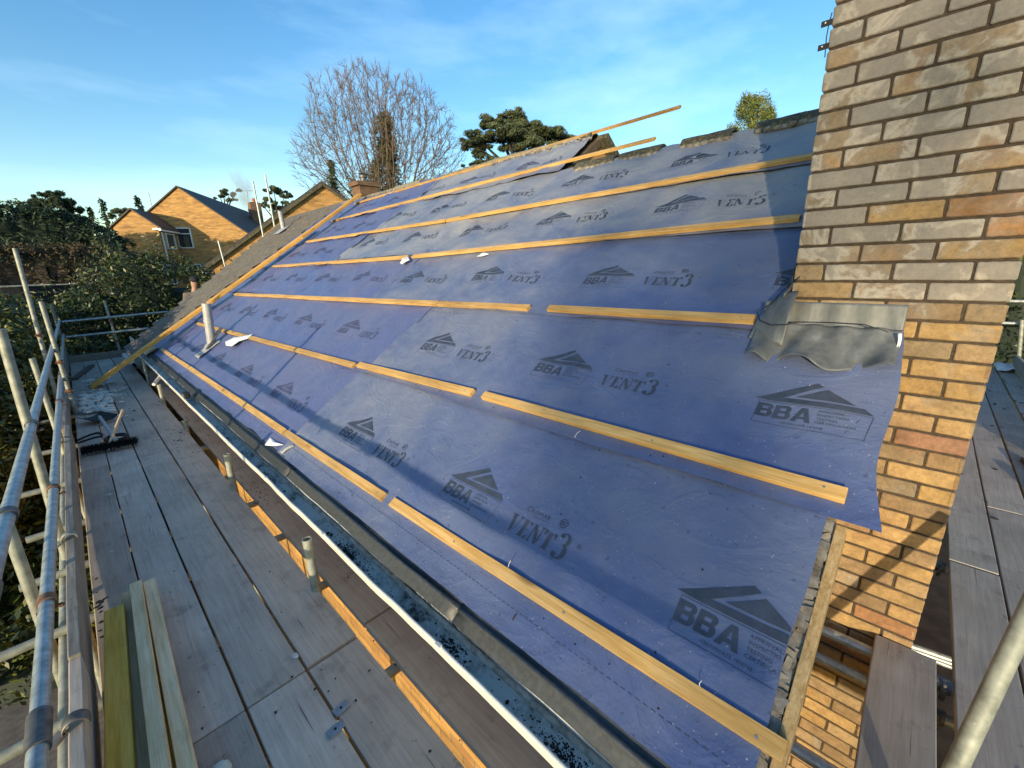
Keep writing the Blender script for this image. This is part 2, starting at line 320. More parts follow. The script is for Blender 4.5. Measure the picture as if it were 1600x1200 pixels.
# ------------------------------------------------------------------ builders
class MB:
    def __init__(s): s.v=[]; s.f=[]; s.m=[]; s.a=[]; s.uv=None; s.sm=[]
    def add(s,vs,fs,mi=0,att=None,smooth=False):
        o=len(s.v); s.v+= [Vector(v) for v in vs]
        for f in fs: s.f.append(tuple(i+o for i in f)); s.m.append(mi); s.a.append(att); s.sm.append(smooth)
    def box(s,c,d,rot=None,mi=0,att=None,jit=0):
        hx,hy,hz=d[0]/2,d[1]/2,d[2]/2; c=Vector(c)
        vs=[]
        for x in (-hx,hx):
            for y in (-hy,hy):
                for z in (-hz,hz):
                    p=Vector((x,y,z))
                    if jit: p+=Vector((random.uniform(-jit,jit),random.uniform(-jit,jit),random.uniform(-jit,jit)))
                    if rot is not None: p=rot@p
                    vs.append(c+p)
        s.add(vs,[(0,1,3,2),(4,6,7,5),(0,4,5,1),(2,3,7,6),(0,2,6,4),(1,5,7,3)],mi,att)
    def bar(s,p0,p1,w,h,up=(0,0,1),mi=0,att=None):
        """box from p0 to p1, w across, h along up (centred)"""
        p0,p1=Vector(p0),Vector(p1); d=(p1-p0); ln=d.length; d.normalize(); up=Vector(up)
        sd_=d.cross(up).normalized(); up=sd_.cross(d).normalized()
        rot=Matrix((d,sd_,up)).transposed(); s.box((p0+p1)/2,(ln,w,h),rot,mi,att)
    def tube(s,p0,p1,r,n=16,r1=None,mi=0,cap=True,att=None,hollow=False):
        p0,p1=Vector(p0),Vector(p1); d=(p1-p0).normalized(); a=d.orthogonal().normalized(); b_=d.cross(a)
        r1=r if r1 is None else r1; o=[]
        for p,rr in ((p0,r),(p1,r1)):
            for i in range(n):
                t=2*math.pi*i/n; o.append(p+(a*math.cos(t)+b_*math.sin(t))*rr)
        s.add(o,[(i,(i+1)%n,n+(i+1)%n,n+i) for i in range(n)],mi,att,True)
        if hollow:
            q=[]
            for p,rr in ((p1,r1),(p1,r1*0.84),(p1-d*0.12,r1*0.84)):
                for i in range(n):
                    t=2*math.pi*i/n; q.append(p+(a*math.cos(t)+b_*math.sin(t))*rr)
            fs=[(k*n+i,k*n+(i+1)%n,(k+1)*n+(i+1)%n,(k+1)*n+i) for k in (0,1) for i in range(n)]
            s.add(q,fs,mi,att); s.add(o[:n],[tuple(range(n))[::-1]],mi,att); s.add(q[2*n:],[tuple(range(n))],mi,att)
        elif cap:
            s.add(o[:n],[tuple(range(n))[::-1]],mi,att); s.add(o[n:],[tuple(range(n))],mi,att)
    def path(s,pts,r,n=8,mi=0,att=None):
        for i in range(len(pts)-1): s.tube(pts[i],pts[i+1],r if not isinstance(r,list) else r[i],n,r if not isinstance(r,list) else r[i+1],mi,True,att)
    def grid(s,fn,nu,nv,mi=0,smooth=True,thick=None):
        vs=[Vector(fn(i/nu,j/nv)) for j in range(nv+1) for i in range(nu+1)]
        fs=[(j*(nu+1)+i,j*(nu+1)+i+1,(j+1)*(nu+1)+i+1,(j+1)*(nu+1)+i) for j in range(nv) for i in range(nu)]
        s.add(vs,fs,mi,None,smooth)
    def build(s,name,mats,parent=None,bevel=0,solid=0,attname=None,uvf=None,org=None,subsurf=0):
        if isinstance(mats,str): mats=[mats]
        me=bpy.data.meshes.new(name)
        if parent is not None:
            o0=Vector(parent['_w']) if '_w' in parent else parent.location.copy()
        else:
            if org is None:
                xs=[v.x for v in s.v]; ys=[v.y for v in s.v]; zs=[v.z for v in s.v]
                org=((min(xs)+max(xs))/2,(min(ys)+max(ys))/2,min(zs))
            o0=Vector(org)
        me.from_pydata([tuple(v-o0) for v in s.v],[],s.f)
        for mn in mats: me.materials.append(MAT[mn])
        me.polygons.foreach_set('material_index',s.m)
        me.polygons.foreach_set('use_smooth',s.sm)
        if attname:
            at=me.attributes.new(attname,'FLOAT_COLOR','CORNER'); dat=[]
            for p,a in zip(me.polygons,s.a):
                c=a if a is not None else (0,0,0)
                if isinstance(c,(int,float)): c=(c,c,c)
                dat+= [*c,1.0]*p.loop_total
            at.data.foreach_set('color',dat)
        if uvf:
            u=me.uv_layers.new(name='UVMap'); 
            for lp in me.loops:
                u.data[lp.index].uv=uvf(me.vertices[lp.vertex_index].co+o0)
        me.update()
        ob=bpy.data.objects.new(name,me); COL.objects.link(ob)
        if parent is not None: ob.parent=parent; ob['_w']=tuple(o0)
        else: ob.location=o0; ob['_w']=tuple(o0)
        if solid: md=ob.modifiers.new('s','SOLIDIFY'); md.thickness=solid; md.offset=0
        if bevel: md=ob.modifiers.new('b','BEVEL'); md.width=bevel; md.segments=2; md.limit_method='ANGLE'
        if subsurf: md=ob.modifiers.new('u','SUBSURF'); md.levels=subsurf; md.render_levels=subsurf
        return ob
def tag(o,label=None,cat=None,group=None,kind=None):
    if label: o['label']=label
    if cat: o['category']=cat
    if group: o['group']=group
    if kind: o['kind']=kind
    return o
def thing(name,loc,label,cat,group=None):
    o=bpy.data.objects.new(name,None); COL.objects.link(o); o.location=Vector(loc); o['_w']=tuple(Vector(loc)); o.empty_display_size=0.1
    return tag(o,label,cat,group)
def ord_(i): return ['first','second','third','fourth','fifth','sixth','seventh','eighth','ninth','tenth'][i]
def uvy(p): return (p.y,p.z)
def uvx(p): return (p.x,p.z)

# ------------------------------------------------------------------ ground
def gz(x,y):
    d=max(0,min(1,(y-9)/8.0)); d=d*d*(3-2*d); return GZ+1.6*d+0.04*noise.noise(Vector((x*0.3,y*0.3,0)))
g=MB()
def gf(u,v):
    x=-2+ (abs(u-0.5)*2)**2.2*900*(1 if u>0.5 else -1); y=6+(abs(v-0.5)*2)**2.2*900*(1 if v>0.5 else -1); return (x,y,gz(x,y))
g.grid(gf,90,90); o=g.build('lawn','lawn'); tag(o,'green lawn and rough ground around the houses','lawn',kind='structure')
sb=MB(); sb.grid(lambda u,v:(-1.3+u*12,-7+v*6.6,GZ+0.07+0.03*noise.noise(Vector((u*9,v*9,1)))),20,20); tag(sb.build('side_shade_sheet','soil'),kind='structure')  # dark sheet standing in for the shade below the right deck
# timber patio strip in the garden below the deck
pb=MB()
for i in range(26):
    y=3.0+i*0.105
    pb.box((-3.9,y,GZ+0.14),(2.6,0.097,0.03))
pb.box((-3.9,4.32,GZ+0.06),(2.58,2.7,0.12))
tag(pb.build('patio','patio_wood'),'grey slatted timber patio in the garden below the scaffold','patio',kind='structure')
sb=MB(); sb.grid(lambda u,v:(-6+u*6.5,5.85+v*5.2,GZ+0.10+0.05*noise.noise(Vector((u*9,v*9,1)))),20,20); sb.build('flower_bed','soil')['kind']='structure'

# ------------------------------------------------------------------ the house being re-roofed
YV=-0.34; YL=10.0; YM=2.85; SR1=2.40; SR2=3.36; SE=-1.84
house=thing('brick_house',(0.5,4,GZ),'buff brick house with its roof stripped back to blue underlay, chimney at the near gable','house')
WX=-1.22
w=MB()
zt=rp(SE,0).z-0.12
# long wall below the eaves
w.add([(WX,YV,GZ),(WX,YL+3.5,GZ),(WX,YL+3.5,zt),(WX,YV,zt)],[(0,1,2,3)])
w.add([(WX+.22,YV+.01,GZ),(WX+.22,YL+3.4,GZ),(WX+.22,YL+3.4,zt),(WX+.22,YV+.01,zt)],[(3,2,1,0)])
w.build('wall','brick_wall',house,uvf=uvy)
w=MB()
def rz(s): return rp(s,0,-0.05)
# near gable wall facing -Y, up to the rafters
xr=rz(SR1); 
w.add([(WX,YV+0.02,GZ),(xr.x*2-WX,YV+0.02,GZ),(xr.x*2-WX,YV+0.02,rp((WX)/ct,0,-0.05).z),(xr.x,YV+0.02,xr.z),(WX,YV+0.02,rp((WX)/ct,0,-0.05).z)],[(0,1,2,3,4)])
w.build('gable_wall','brick_wall',house,uvf=uvx)
# upper gable seen over the low ridge
a=rp(SR2,0,-0.06)
w=MB(); w.add([(a.x-2.6,YM+0.06,a.z-2.6*math.tan(TH)),(a.x+2.6,YM+0.06,a.z-2.6*math.tan(TH)),(a.x,YM+0.06,a.z)],[(0,1,2)])
w.build('upper_gable','brick_far',house,uvf=uvx)
# roof deck (rafters and boards below the felt)
w=MB()
def slab(s0,s1,y0,y1,h,th):
    w.add([rp(s0,y0,h),rp(s1,y0,h),rp(s1,y1,h),rp(s0,y1,h),rp(s0,y0,h-th),rp(s1,y0,h-th),rp(s1,y1,h-th),rp(s0,y1,h-th)],[(0,1,2,3),(7,6,5,4),(0,4,5,1),(1,5,6,2),(2,6,7,3),(3,7,4,0)])
slab(SE+0.03,-0.004,YV+0.02,YM,-0.02,0.08); slab(-0.004,SR1-0.01,0.01,YM,-0.02,0.08); slab(SE+0.03,SR2-0.01,YM+0.03,YL,-0.02,0.08)
# rear slopes
for (sr,y0,y1) in ((SR1,0.02,YM),(SR2,YM+0.03,YL+2)):
    p=rp(sr,0,-0.01); q=Vector((p.x+3.2,0,p.z-3.2*math.tan(TH)))
    w.add([(p.x,y0,p.z),(q.x,y0,q.z),(q.x,y1,q.z),(p.x,y1,p.z)],[(0,1,2,3)])
w.build('roof','roof_timber',house)
# rear verge board of the upper gable
w=MB(); p=rp(SR2,YM,0.0); w.bar((p.x+0.02,YM+0.0,p.z+0.01),(p.x+2.2,YM+0.0,p.z+0.01-2.2*math.tan(TH)),0.16,0.07); w.build('bargeboard','ridge_mossy',house)
# fascia + soffit
w=MB(); fx=rp(SE,0).x+0.055; fz=rp(SE,0).z
w.box((fx,(YV+YL+3)/2,fz-0.10),(0.02,YL+3-YV,0.17)); w.box(((fx+WX)/2,(YV+YL+3)/2,fz-0.187),(WX-fx,YL+3-YV,0.010))
w.build('fascia','fascia_white',house)

# mortar bed and raw rafter along the near verge
w=MB()
n_=60
for i in range(n_):
    s0=SE+0.05+(1.84-0.97-0.05+0.06)*i/n_; 
    w.box(rp(s0,YV-0.004+random.uniform(-.005,.005),-0.030+random.uniform(-.008,.006)),(0.035,0.030,0.055),Matrix(((ct,0,-st),(0,1,0),(st,0,ct))),jit=0.008)
w.build('mortar_bed','cement',house)
w=MB(); w.bar(rp(SE-0.02,YV-0.036,-0.045),rp(-0.93,YV-0.036,-0.045),0.028,0.10,up=RN)
w.build('verge_timber','verge_wood',house,bevel=0.002)

# ---- chimney, every brick modelled
CW,CD=0.665,0.90; CB,CT_=-58,34                 # courses of 75 mm, bed 0 at z=0
ch=MB()
def brk(y,z,ly,face,k):
    """one brick; face: 'W' front at x=0, 'S' y=-CW, 'N' y=0, 'E'"""
    r=random.random(); hgt=(k+7)/12.0
    tone=random.choice([0.02,0.1,0.2,0.3,0.3,0.4,0.5,0.55,0.6,0.62]) if random.random()<0.9 else random.choice([0.76,0.82,0.9,0.99])
    bloom=max(0.06,min(0.62,0.18+0.10*hgt*2.3))+random.uniform(-0.14,0.09)
    if k<-4: bloom=random.uniform(0,0.22)
    pu=min(1,max(0,(k+5)/9.0))
    if random.random()<pu: tone=random.choice([0.5,0.55,0.6]) if random.random()<0.9 else tone; bloom=random.uniform(0.22+0.1*pu,0.60)
    hb=0.0635; pr=random.uniform(-0.0015,0.0025)
    # front face outline with worn corners, bevelled to the joint
    c=0.004; u0,u1,v0,v1=y,y+ly,z+0.0055,z+0.0055+hb
    nu=6
    ring=[]
    for i in range(nu+1): ring.append((u0+c+(u1-u0-2*c)*i/nu,v0+random.uniform(-.0012,.0012)))
    for i in range(3): ring.append((u1+random.uniform(-.0012,.0012),v0+c+(v1-v0-2*c)*i/2))
    for i in range(nu+1): ring.append((u1-c-(u1-u0-2*c)*i/nu,v1+random.uniform(-.0012,.0012)))
    for i in range(3): ring.append((u0+random.uniform(-.0012,.0012),v1-c-(v1-v0-2*c)*i/2))
    cu,cv=(u0+u1)/2,(v0+v1)/2
    def P(u,v,d):
        if face=='W': return (-d,u,v)
        if face=='E': return (CD+d,u,v)
        if face=='S': return (u,-CW-d,v)
        return (u,d,v)
    n=len(ring)
    vs=[P(u,v,-0.011) for u,v in ring]+[P(u,v,pr-0.003) for u,v in ring]+[P(cu+(u-cu)*(1-0.0035*2/(u1-u0)),cv+(v-cv)*(1-0.0035*2/(v1-v0)),pr) for u,v in ring]
    fs=[]
    for a_ in (0,n):
        for i in range(n):
            q=(a_+i,a_+(i+1)%n,a_+n+(i+1)%n,a_+n+i); fs.append(q if face in('S','E') else q[::-1])
    top=tuple(range(2*n,3*n)); fs.append(top if face in('S','E') else top[::-1])
    ch.add(vs,fs,0,(tone,max(0,bloom),r))
for k in range(CB,CT_):
    z=k*0.075
    for face,W_ in (('W',CW),('E',CW),('S',CD),('N',CD)):
        if face in('E',) and k%1: continue
        base=-CW if face in('W','E') else 0.0
        # stretcher bond: even courses start with a full brick at the corner
        xs=[]; x=0.0
        odd=(k%2!=0)
        if face in('S','N'): odd=not odd
        first=0.1025 if odd else 0.215
        if face in('W','E'):
            seq=[0.1025,0.215,0.215,0.1025] if odd else [0.215,0.215,0.215]
        else:
            seq=[0.1025,0.215,0.215,0.215,0.1125] if odd else [0.215,0.215,0.215,0.215,0.0]
            seq=[q for q in seq if q>0]
        for ly in seq:
            ly2=min(ly,W_-x)
            if ly2>0.03: brk(base+x,z,ly2,face,k)
            x+=ly2+0.010
chim=ch.build('chimney',['brick_chimney'],house,attname='brick')
core=MB(); core.box((CD/2,-CW/2,(CB+CT_)*0.0375),(CD-0.012,CW-0.012,(CT_-CB)*0.075)); core.build('chimney_mortar','mortar',chim)
cap=MB(); cap.box((CD/2,-CW/2,CT_*0.075+0.05),(CD+0.12,CW+0.12,0.10)); cap.tube((CD/2,-CW/2,CT_*0.075+0.1),(CD/2,-CW/2,CT_*0.075+0.5),0.13,20,0.11); cap.build('chimney_cap','cement',chim,bevel=0.01)
# aerial brackets on the far edge of the stack
for (z) in (0.918,0.838):
    w=MB(); w.box((-0.006,0.016,z),(0.004,0.036,0.020)); w.tube((-0.0088,0.020,z+.002),(-0.0078,0.020,z+.002),0.0028,8,mi=1)
    w.build('bracket',['tool_black','upvc'],chim)
w=MB(); w.path([(-0.004,0.004,0.95),(-0.008,0.008,0.91),(-0.007,0.010,0.87),(-0.004,0.006,0.80)],0.002); w.build('cable','cable_black',chim)

# ---- lead flashing
fl=MB()
def apron(u,v):
    y=0.10-0.505*u                         # from y=0.10 to -0.405
    if v<0.35:
        t=v/0.35; zt_=-0.165; zb=-0.262-0.045*u
        z=zt_+(zb-zt_)*t; x=-0.006-0.012*t*t-0.002*math.sin(y*60)
        if y>0: x-= 0.0+0.25*y*t
        return (x,y,z)
    t=(v-0.35)/0.65
    s=-0.035-t*(0.215+0.02*math.sin(u*3)); 
    h=0.050*(1-t)**1.3+0.012+0.052*t*(0.5+0.5*math.sin(u*15.0+1.2*math.sin(u*5)+0.4))*(0.3+t)+0.005*math.sin(u*31+t*5)
    s-=0.022*t*math.sin(u*12+1.0)+0.01*t*noise.noise(Vector((u*6,0,1)))
    p=rp(s,y,h); return p
fl.grid(apron,64,26); fl.build('lead_apron','lead',chim,solid=0.0025)
fl=MB()
def corner(u,v):
    # cloak of lead curling round the far corner of the stack
    y=-0.035+0.145*u; 
    top=rp(0.05-0.0*u,y,0.165-0.12*u*u) ; bot=rp(-0.175+0.04*u,y+0.012,0.030+0.012*math.sin(u*7))
    p=top.lerp(bot,v); bul=math.sin(v*math.pi)*(0.022+0.012*math.sin(u*7+v*4))
    p+=RN*bul*(1-0.6*u)-RS*bul*0.5
    p.x=min(p.x,-0.012) if y<0.02 else p.x
    return p
fl.grid(corner,28,22); fl.build('lead_corner','lead',chim,solid=0.0025)
# step flashing up the far side and its wire
fl=MB()
for i in range(8):
    s=0.02+i*0.30; fl.grid(lambda u,v,s=s:rp(s+0.33*u,0.012+0.05*(1-v)**2+0.01*math.sin(u*8+v*3),0.02+0.15*v),10,5)
fl.build('side_flashing','steel_dark',chim,solid=0.003)
w=MB(); pts=[atX(1250,432,-0.02),atroof(1225,452,0.13),atroof(1205,475,0.12),atroof(1183,488,0.11),atroof(1187,500,0.11),atroof(1205,508,0.11),atroof(1230,507,0.12),atroof(1247,503,0.125),atX(1300,504,-0.07),atX(1350,507,-0.075),atX(1385,518,-0.08),atX(1408,533,-0.075)]
cv=[]
for i in range(len(pts)-1):
    for k in range(4): cv.append(pts[i].lerp(pts[i+1],k/4))
w.path(cv,0.0025,6); w.build('wire','cable_black',chim)
w=MB(); w.grid(lambda u,v:rp(-0.09-0.08*v,-0.392-0.012*u*(1-.6*v)-0.006*math.sin(v*3),0.075-0.03*v+0.004*math.sin(u*3+v*2)),6,12); w.build('rag_strip','rag',chim,solid=0.003)

# ---- gutter and eaves tray
GX=-1.640; gzr=-1.305
gut=MB()
YG0,YG1=-0.30,YL+0.02
prof=[(GX-0.006,gzr),(GX,gzr+0.006),(GX+0.006,gzr),(GX+0.008,gzr-0.03),(GX+0.022,gzr-0.055),(GX+0.050,gzr-0.066),(GX+0.080,gzr-0.055),(GX+0.096,gzr-0.03),(GX+0.100,gzr+0.0),(GX+0.106,gzr+0.006)]
prof_o=[(GX-0.006,gzr),(GX-0.004,gzr-0.035),(GX+0.015,gzr-0.066),(GX+0.05,gzr-0.08),(GX+0.09,gzr-0.066),(GX+0.108,gzr-0.03),(GX+0.112,gzr+0.006),(GX+0.106,gzr+0.006)]
def wob(y): return 0.006*noise.noise(Vector((y*1.3,0,0)))+0.004*noise.noise(Vector((y*5,3,0)))
ny=160
def extr(mb,pr,mi,flip=False,y0=YG0,y1=YG1,ny=ny):
    vs=[(x+wob(y),y,z+0.7*wob(y+9)) for y in [y0+(y1-y0)*j/ny for j in range(ny+1)] for x,z in pr]
    k=len(pr); fs=[(j*k+i,j*k+i+1,(j+1)*k+i+1,(j+1)*k+i) for j in range(ny) for i in range(k-1)]
    if flip: fs=[f[::-1] for f in fs]
    mb.add(vs,fs,mi,None,True)
extr(gut,prof[:3],1); extr(gut,prof[2:],0); extr(gut,prof_o,1,True)
gutter=gut.build('gutter',['gutter_in','gutter_out'],house)
for y in [0.62,1.62,2.55,3.45,4.4,5.3,6.2,7.1,8.0,9.0]:
    w=MB(); x=GX+wob(y)
    w.box((x-0.004,y,gzr-0.005),(0.018,0.03,0.028)); w.bar((x-0.007,y,gzr-0.015),(x+0.03,y,gzr-0.085),0.022,0.006,up=(1,0,0)); w.bar((x+0.03,y,gzr-0.086),(x+0.11,y,gzr-0.07),0.022,0.006)
    w.build('gutter_bracket','gutter_out',gutter,bevel=0.003)
# silt and moss clods lying in the gutter
cl=MB()
def clod(mb,c,r,n=1,mi=0,att=None,flat=0.6):
    bm=bmesh.new(); bmesh.ops.create_icosphere(bm,subdivisions=n,radius=1)
    sx=random.uniform(.7,1.3)
    vs=[]
    for v in bm.verts:
        k=1+0.45*noise.noise(v.co*1.7+Vector(c)*9); vs.append(Vector(c)+Vector((v.co.x*r*sx,v.co.y*r/sx,v.co.z*r*flat))*k)
    mb.add(vs,[tuple(x.index for x in f.verts) for f in bm.faces],mi,att); bm.free()
for i in range(2600):
    zone=random.choice([(-0.28,0.22),(-0.28,0.25),(0.0,0.2),(0.55,0.70),(1.15,1.75),(1.3,1.6),(2.3,2.9),(3.4,4.2),(-0.28,9)])
    y=random.gauss((zone[0]+zone[1])/2,(zone[1]-zone[0])/4); y=min(9,max(-0.28,y)); x=GX+0.018+min(.07,max(0,random.gauss(0.03,0.018))); r=random.uniform(0.0015,0.0042)
    if random.random()<0.02: r*=2.6
    zb=gzr-0.066+((x-GX-0.05)/0.045)**2*0.028
    clod(cl,(x,y,zb+r*0.5),r,1)
tag(cl.build('gutter_silt','black_bits'),'black moss and silt crumbs lying along the bottom of the pale gutter','moss',kind='stuff')
# eaves protection: dark tray under the felt, two lengths of different grey
tr=MB()
def trayprof(o=0): return [rp(-1.853,0,-0.045),rp(-1.852,0,0.010),rp(-1.847,0,0.016),rp(-1.812,0,0.014),rp(-1.808,0,0.026),rp(-1.796,0,0.028),rp(-1.790,0,0.014),rp(-1.768,0,0.010),rp(-1.762,0,0.012),rp(-1.745,0,-0.006)]
def trayseg(name,mat,y0,y1,dh):
    mb=MB(); pr=trayprof(); vs=[]; nn=int((y1-y0)*10)+2
    for j in range(nn+1):
        y=y0+(y1-y0)*j/nn
        for i,p in enumerate(pr):
            k=0.004*noise.noise(Vector((y*3,i*0.7,0))); vs.append(Vector((p.x,y,p.z))+RN*(dh+k)+RS*(k*1.5+wob(y)*0.8))
    k=len(pr); fs=[(j*k+i+1,j*k+i,(j+1)*k+i,(j+1)*k+i+1) for j in range(nn) for i in range(k-1)]
    mb.add(vs,fs,0,None,True); return mb.build(name,mat,house,solid=0.002)
trayseg('eaves_tray','tray_light',-0.33,0.66,0.004); trayseg('eaves_tray','tray_light',0.64,2.52,0.0); 
o=trayseg('eaves_tray','tray',2.44,5.0,0.006); o['label']='darker grey length of eaves tray'
trayseg('eaves_tray','tray',4.95,YL,0.002)
# cream strip behind the gutter
w=MB(); w.grid(lambda u,v:(rp(-1.853,0).x-0.006-0.018*u,YG0+(YG1-YG0)*v,rp(-1.853,0).z-0.005-0.012*u+0.003*noise.noise(Vector((v*40,u,0)))),2,120); w.build('eaves_lip','cement',house,solid=0.003)

# ------------------------------------------------------------------ felt sheets
def wr(s,y,amp=1.0,seed=0.0):
    """slack and wrinkles of the underlay"""
    q=Vector((s*1.0+y*0.35,y*0.9-s*0.4,seed))
    a=0.018*noise.noise(q*1.3)
    b_=0.0055*noise.noise(Vector((s*2.2+y*1.6,y*0.8,seed+3)))*1.2
    r=noise.noise(Vector((s*3.0-y*3.4,y*1.2+s*1.1,seed+7))); c=0.010*(1-abs(r)*3 if abs(r)<0.33 else 0)+0.008*max(0,1-5*abs(noise.noise(Vector((s*4.2-y*3.0,y*1.5+s*1.5,seed+11)))))*max(0,0.3+noise.noise(Vector((s*1.1,y*1.1,seed+20))))
    sag=-0.006*(0.5-0.5*math.cos(2*math.pi*(y+0.34)/0.6))
    db=min((abs(s-b0_) for b0_ in BAT)); puck=0.010*math.exp(-(db/0.16)**2)*max(0,noise.noise(Vector((y*4.2+s*0.8,seed*3,s*0.6)))*1.6)
    c+=puck
    return (a+b_*1.6+c*0.9+sag*1.3)*amp*(1.25 if s>-0.1 else 0.75)+0.006
BAT=[-1.63,-0.85,-0.022,0.80,1.60,2.48,3.23]
def press(s,y):
    k=1.0
    for b_ in BAT: k=min(k,min(1,abs(s-b_)/0.10)**0.8)
    return k
SHEETS=[]
def FH(row,seed,amp,s,y,base,s0,s1):
    """height of the sheet over the slope"""
    h=wr(s,y,amp*press(s,y),seed)+base
    # free lower edge of the lap lifts a little
    e=max(0,1-(s-s0)/0.06); h+=e*e*(0.007+0.020*max(0,noise.noise(Vector((y*1.9,seed,1)))))*1.0
    return h
def glyph_poly(polys,off,slant,scale):
    return [[((x+slant*y)*scale+off[0],y*scale+off[1]) for x,y in p] for p in polys]
# letter shapes (unit height), convex pieces
def stroke(x0,y0,x1,y1,w):  # slanted bar with horizontal ends
    return [(x0-w/2,y0),(x0+w/2,y0),(x1+w/2,y1),(x1-w/2,y1)]
def ringp(cx,cy,rx,ry,tx,ty,a0,a1,n=10):
    out=[]
    for i in range(n):
        t0=a0+(a1-a0)*i/n; t1=a0+(a1-a0)*(i+1)/n
        out.append([(cx+rx*math.cos(t0),cy+ry*math.sin(t0)),(cx+rx*math.cos(t1),cy+ry*math.sin(t1)),(cx+(rx-tx)*math.cos(t1),cy+(ry-ty)*math.sin(t1)),(cx+(rx-tx)*math.cos(t0),cy+(ry-ty)*math.sin(t0))])
    return out
hp=math.pi/2
GL={}
GL['B']=(0.86,[[(0,0),(0.26,0),(0.26,1),(0,1)],[(0.26,0.80),(0.55,0.80),(0.55,1),(0.26,1)],[(0.26,0.42),(0.56,0.42),(0.56,0.60),(0.26,0.60)],[(0.26,0),(0.56,0),(0.56,0.20),(0.26,0.20)]]+ringp(0.55,0.755,0.25,0.245,0.23,0.13,-hp,hp,8)+ringp(0.56,0.30,0.28,0.30,0.25,0.16,-hp,hp,8))
GL['A']=(0.95,[[(0,0),(0.25,0),(0.56,1),(0.36,1)],[(0.68,0),(0.93,0),(0.64,1),(0.42,1)],[(0.22,0.20),(0.75,0.20),(0.71,0.37),(0.27,0.37)]])
def serif(x0,x1,y,h=0.055): return [(x0,y),(x1,y),(x1,y+h),(x0,y+h)]
GL['V']=(0.78,[stroke(0.30,0.03,0.14,0.94,0.0)[:0] or [(0.27,0.0),(0.40,0.02),(0.28,0.94),(0.04,0.94)],[(0.43,0.06),(0.47,0.20),(0.66,0.94),(0.60,0.94)],serif(-0.04,0.34,0.945),serif(0.52,0.74,0.945)])
GL['E']=(0.66,[[(0.10,0.05),(0.33,0.05),(0.33,0.95),(0.10,0.95)],serif(0.02,0.33,0.0),serif(0.02,0.33,0.945),[(0.38,0.0),(0.62,0.0),(0.64,0.26),(0.58,0.26)],[(0.38,0.0),(0.60,0.05),(0.58,0.20),(0.38,0.055)],[(0.38,0.945),(0.62,1.0),(0.62,0.76),(0.57,0.78)],[(0.38,0.45),(0.48,0.47),(0.48,0.53),(0.38,0.51)]])
GL['N']=(0.84,[[(0.10,0.05),(0.17,0.05),(0.17,0.90),(0.10,0.90)],serif(0.0,0.26,0),[(0.06,1.0),(0.28,1.0),(0.68,0.12),(0.62,0.0),(0.52,0.0)],[(0.66,0.14),(0.72,0.14),(0.72,0.95),(0.66,0.95)],serif(0.56,0.84,0.945)])
GL['T']=(0.74,[[(0.24,0.05),(0.48,0.05),(0.48,0.95),(0.24,0.95)],serif(0.16,0.56,0),[(0.0,0.70),(0.04,0.70),(0.19,0.945),(0.19,1.0),(0.0,1.0)],[(0.72,0.70),(0.68,0.70),(0.53,0.945),(0.53,1.0),(0.72,1.0)]])
GL['3']=(0.86,ringp(0.36,0.86,0.34,0.36,0.22,0.10,-hp*0.85,hp*1.0,9)+ringp(0.36,0.26,0.40,0.42,0.26,0.10,-hp*1.05,hp*0.95,10)+ringp(0.16,1.02,0.13,0.13,0.13,0.13,0,2*math.pi,10)+ringp(0.14,0.02,0.15,0.15,0.15,0.15,0,2*math.pi,10)+[[(0.14,1.12),(0.36,1.14),(0.36,1.22),(0.18,1.17)],[(0.12,-0.13),(0.36,-0.16),(0.36,-0.08),(0.14,-0.08)]])
def word(txt,x,y,h,slant,track=0.06):
    out=[]; cx=x
    for c in txt:
        w_,ps=GL[c]; out+=glyph_poly(ps,(cx,y),slant,h); cx+=(w_+track)*h
    return out,cx
FONTC={}
def textpolys(txt,x,y,h,bold=0.0,shear=0.0,space=1.0):
    key=(txt,round(h,4),bold,shear,space)
    if key not in FONTC:
        cu=bpy.data.curves.new('t','FONT'); cu.body=txt; cu.size=h*1.37; cu.offset=bold; cu.shear=shear; cu.space_character=space; cu.resolution_u=2; cu.fill_mode='FRONT'
        ob=bpy.data.objects.new('t',cu); COL.objects.link(ob); dg=bpy.context.evaluated_depsgraph_get(); me=ob.evaluated_get(dg).to_mesh()
        FONTC[key]=[[tuple(me.vertices[i].co[:2]) for i in p.vertices] for p in me.polygons]
        ob.evaluated_get(dg).to_mesh_clear(); bpy.data.objects.remove(ob); bpy.data.curves.remove(cu)
    return [[(px+x,py+y) for px,py in p] for p in FONTC[key]]
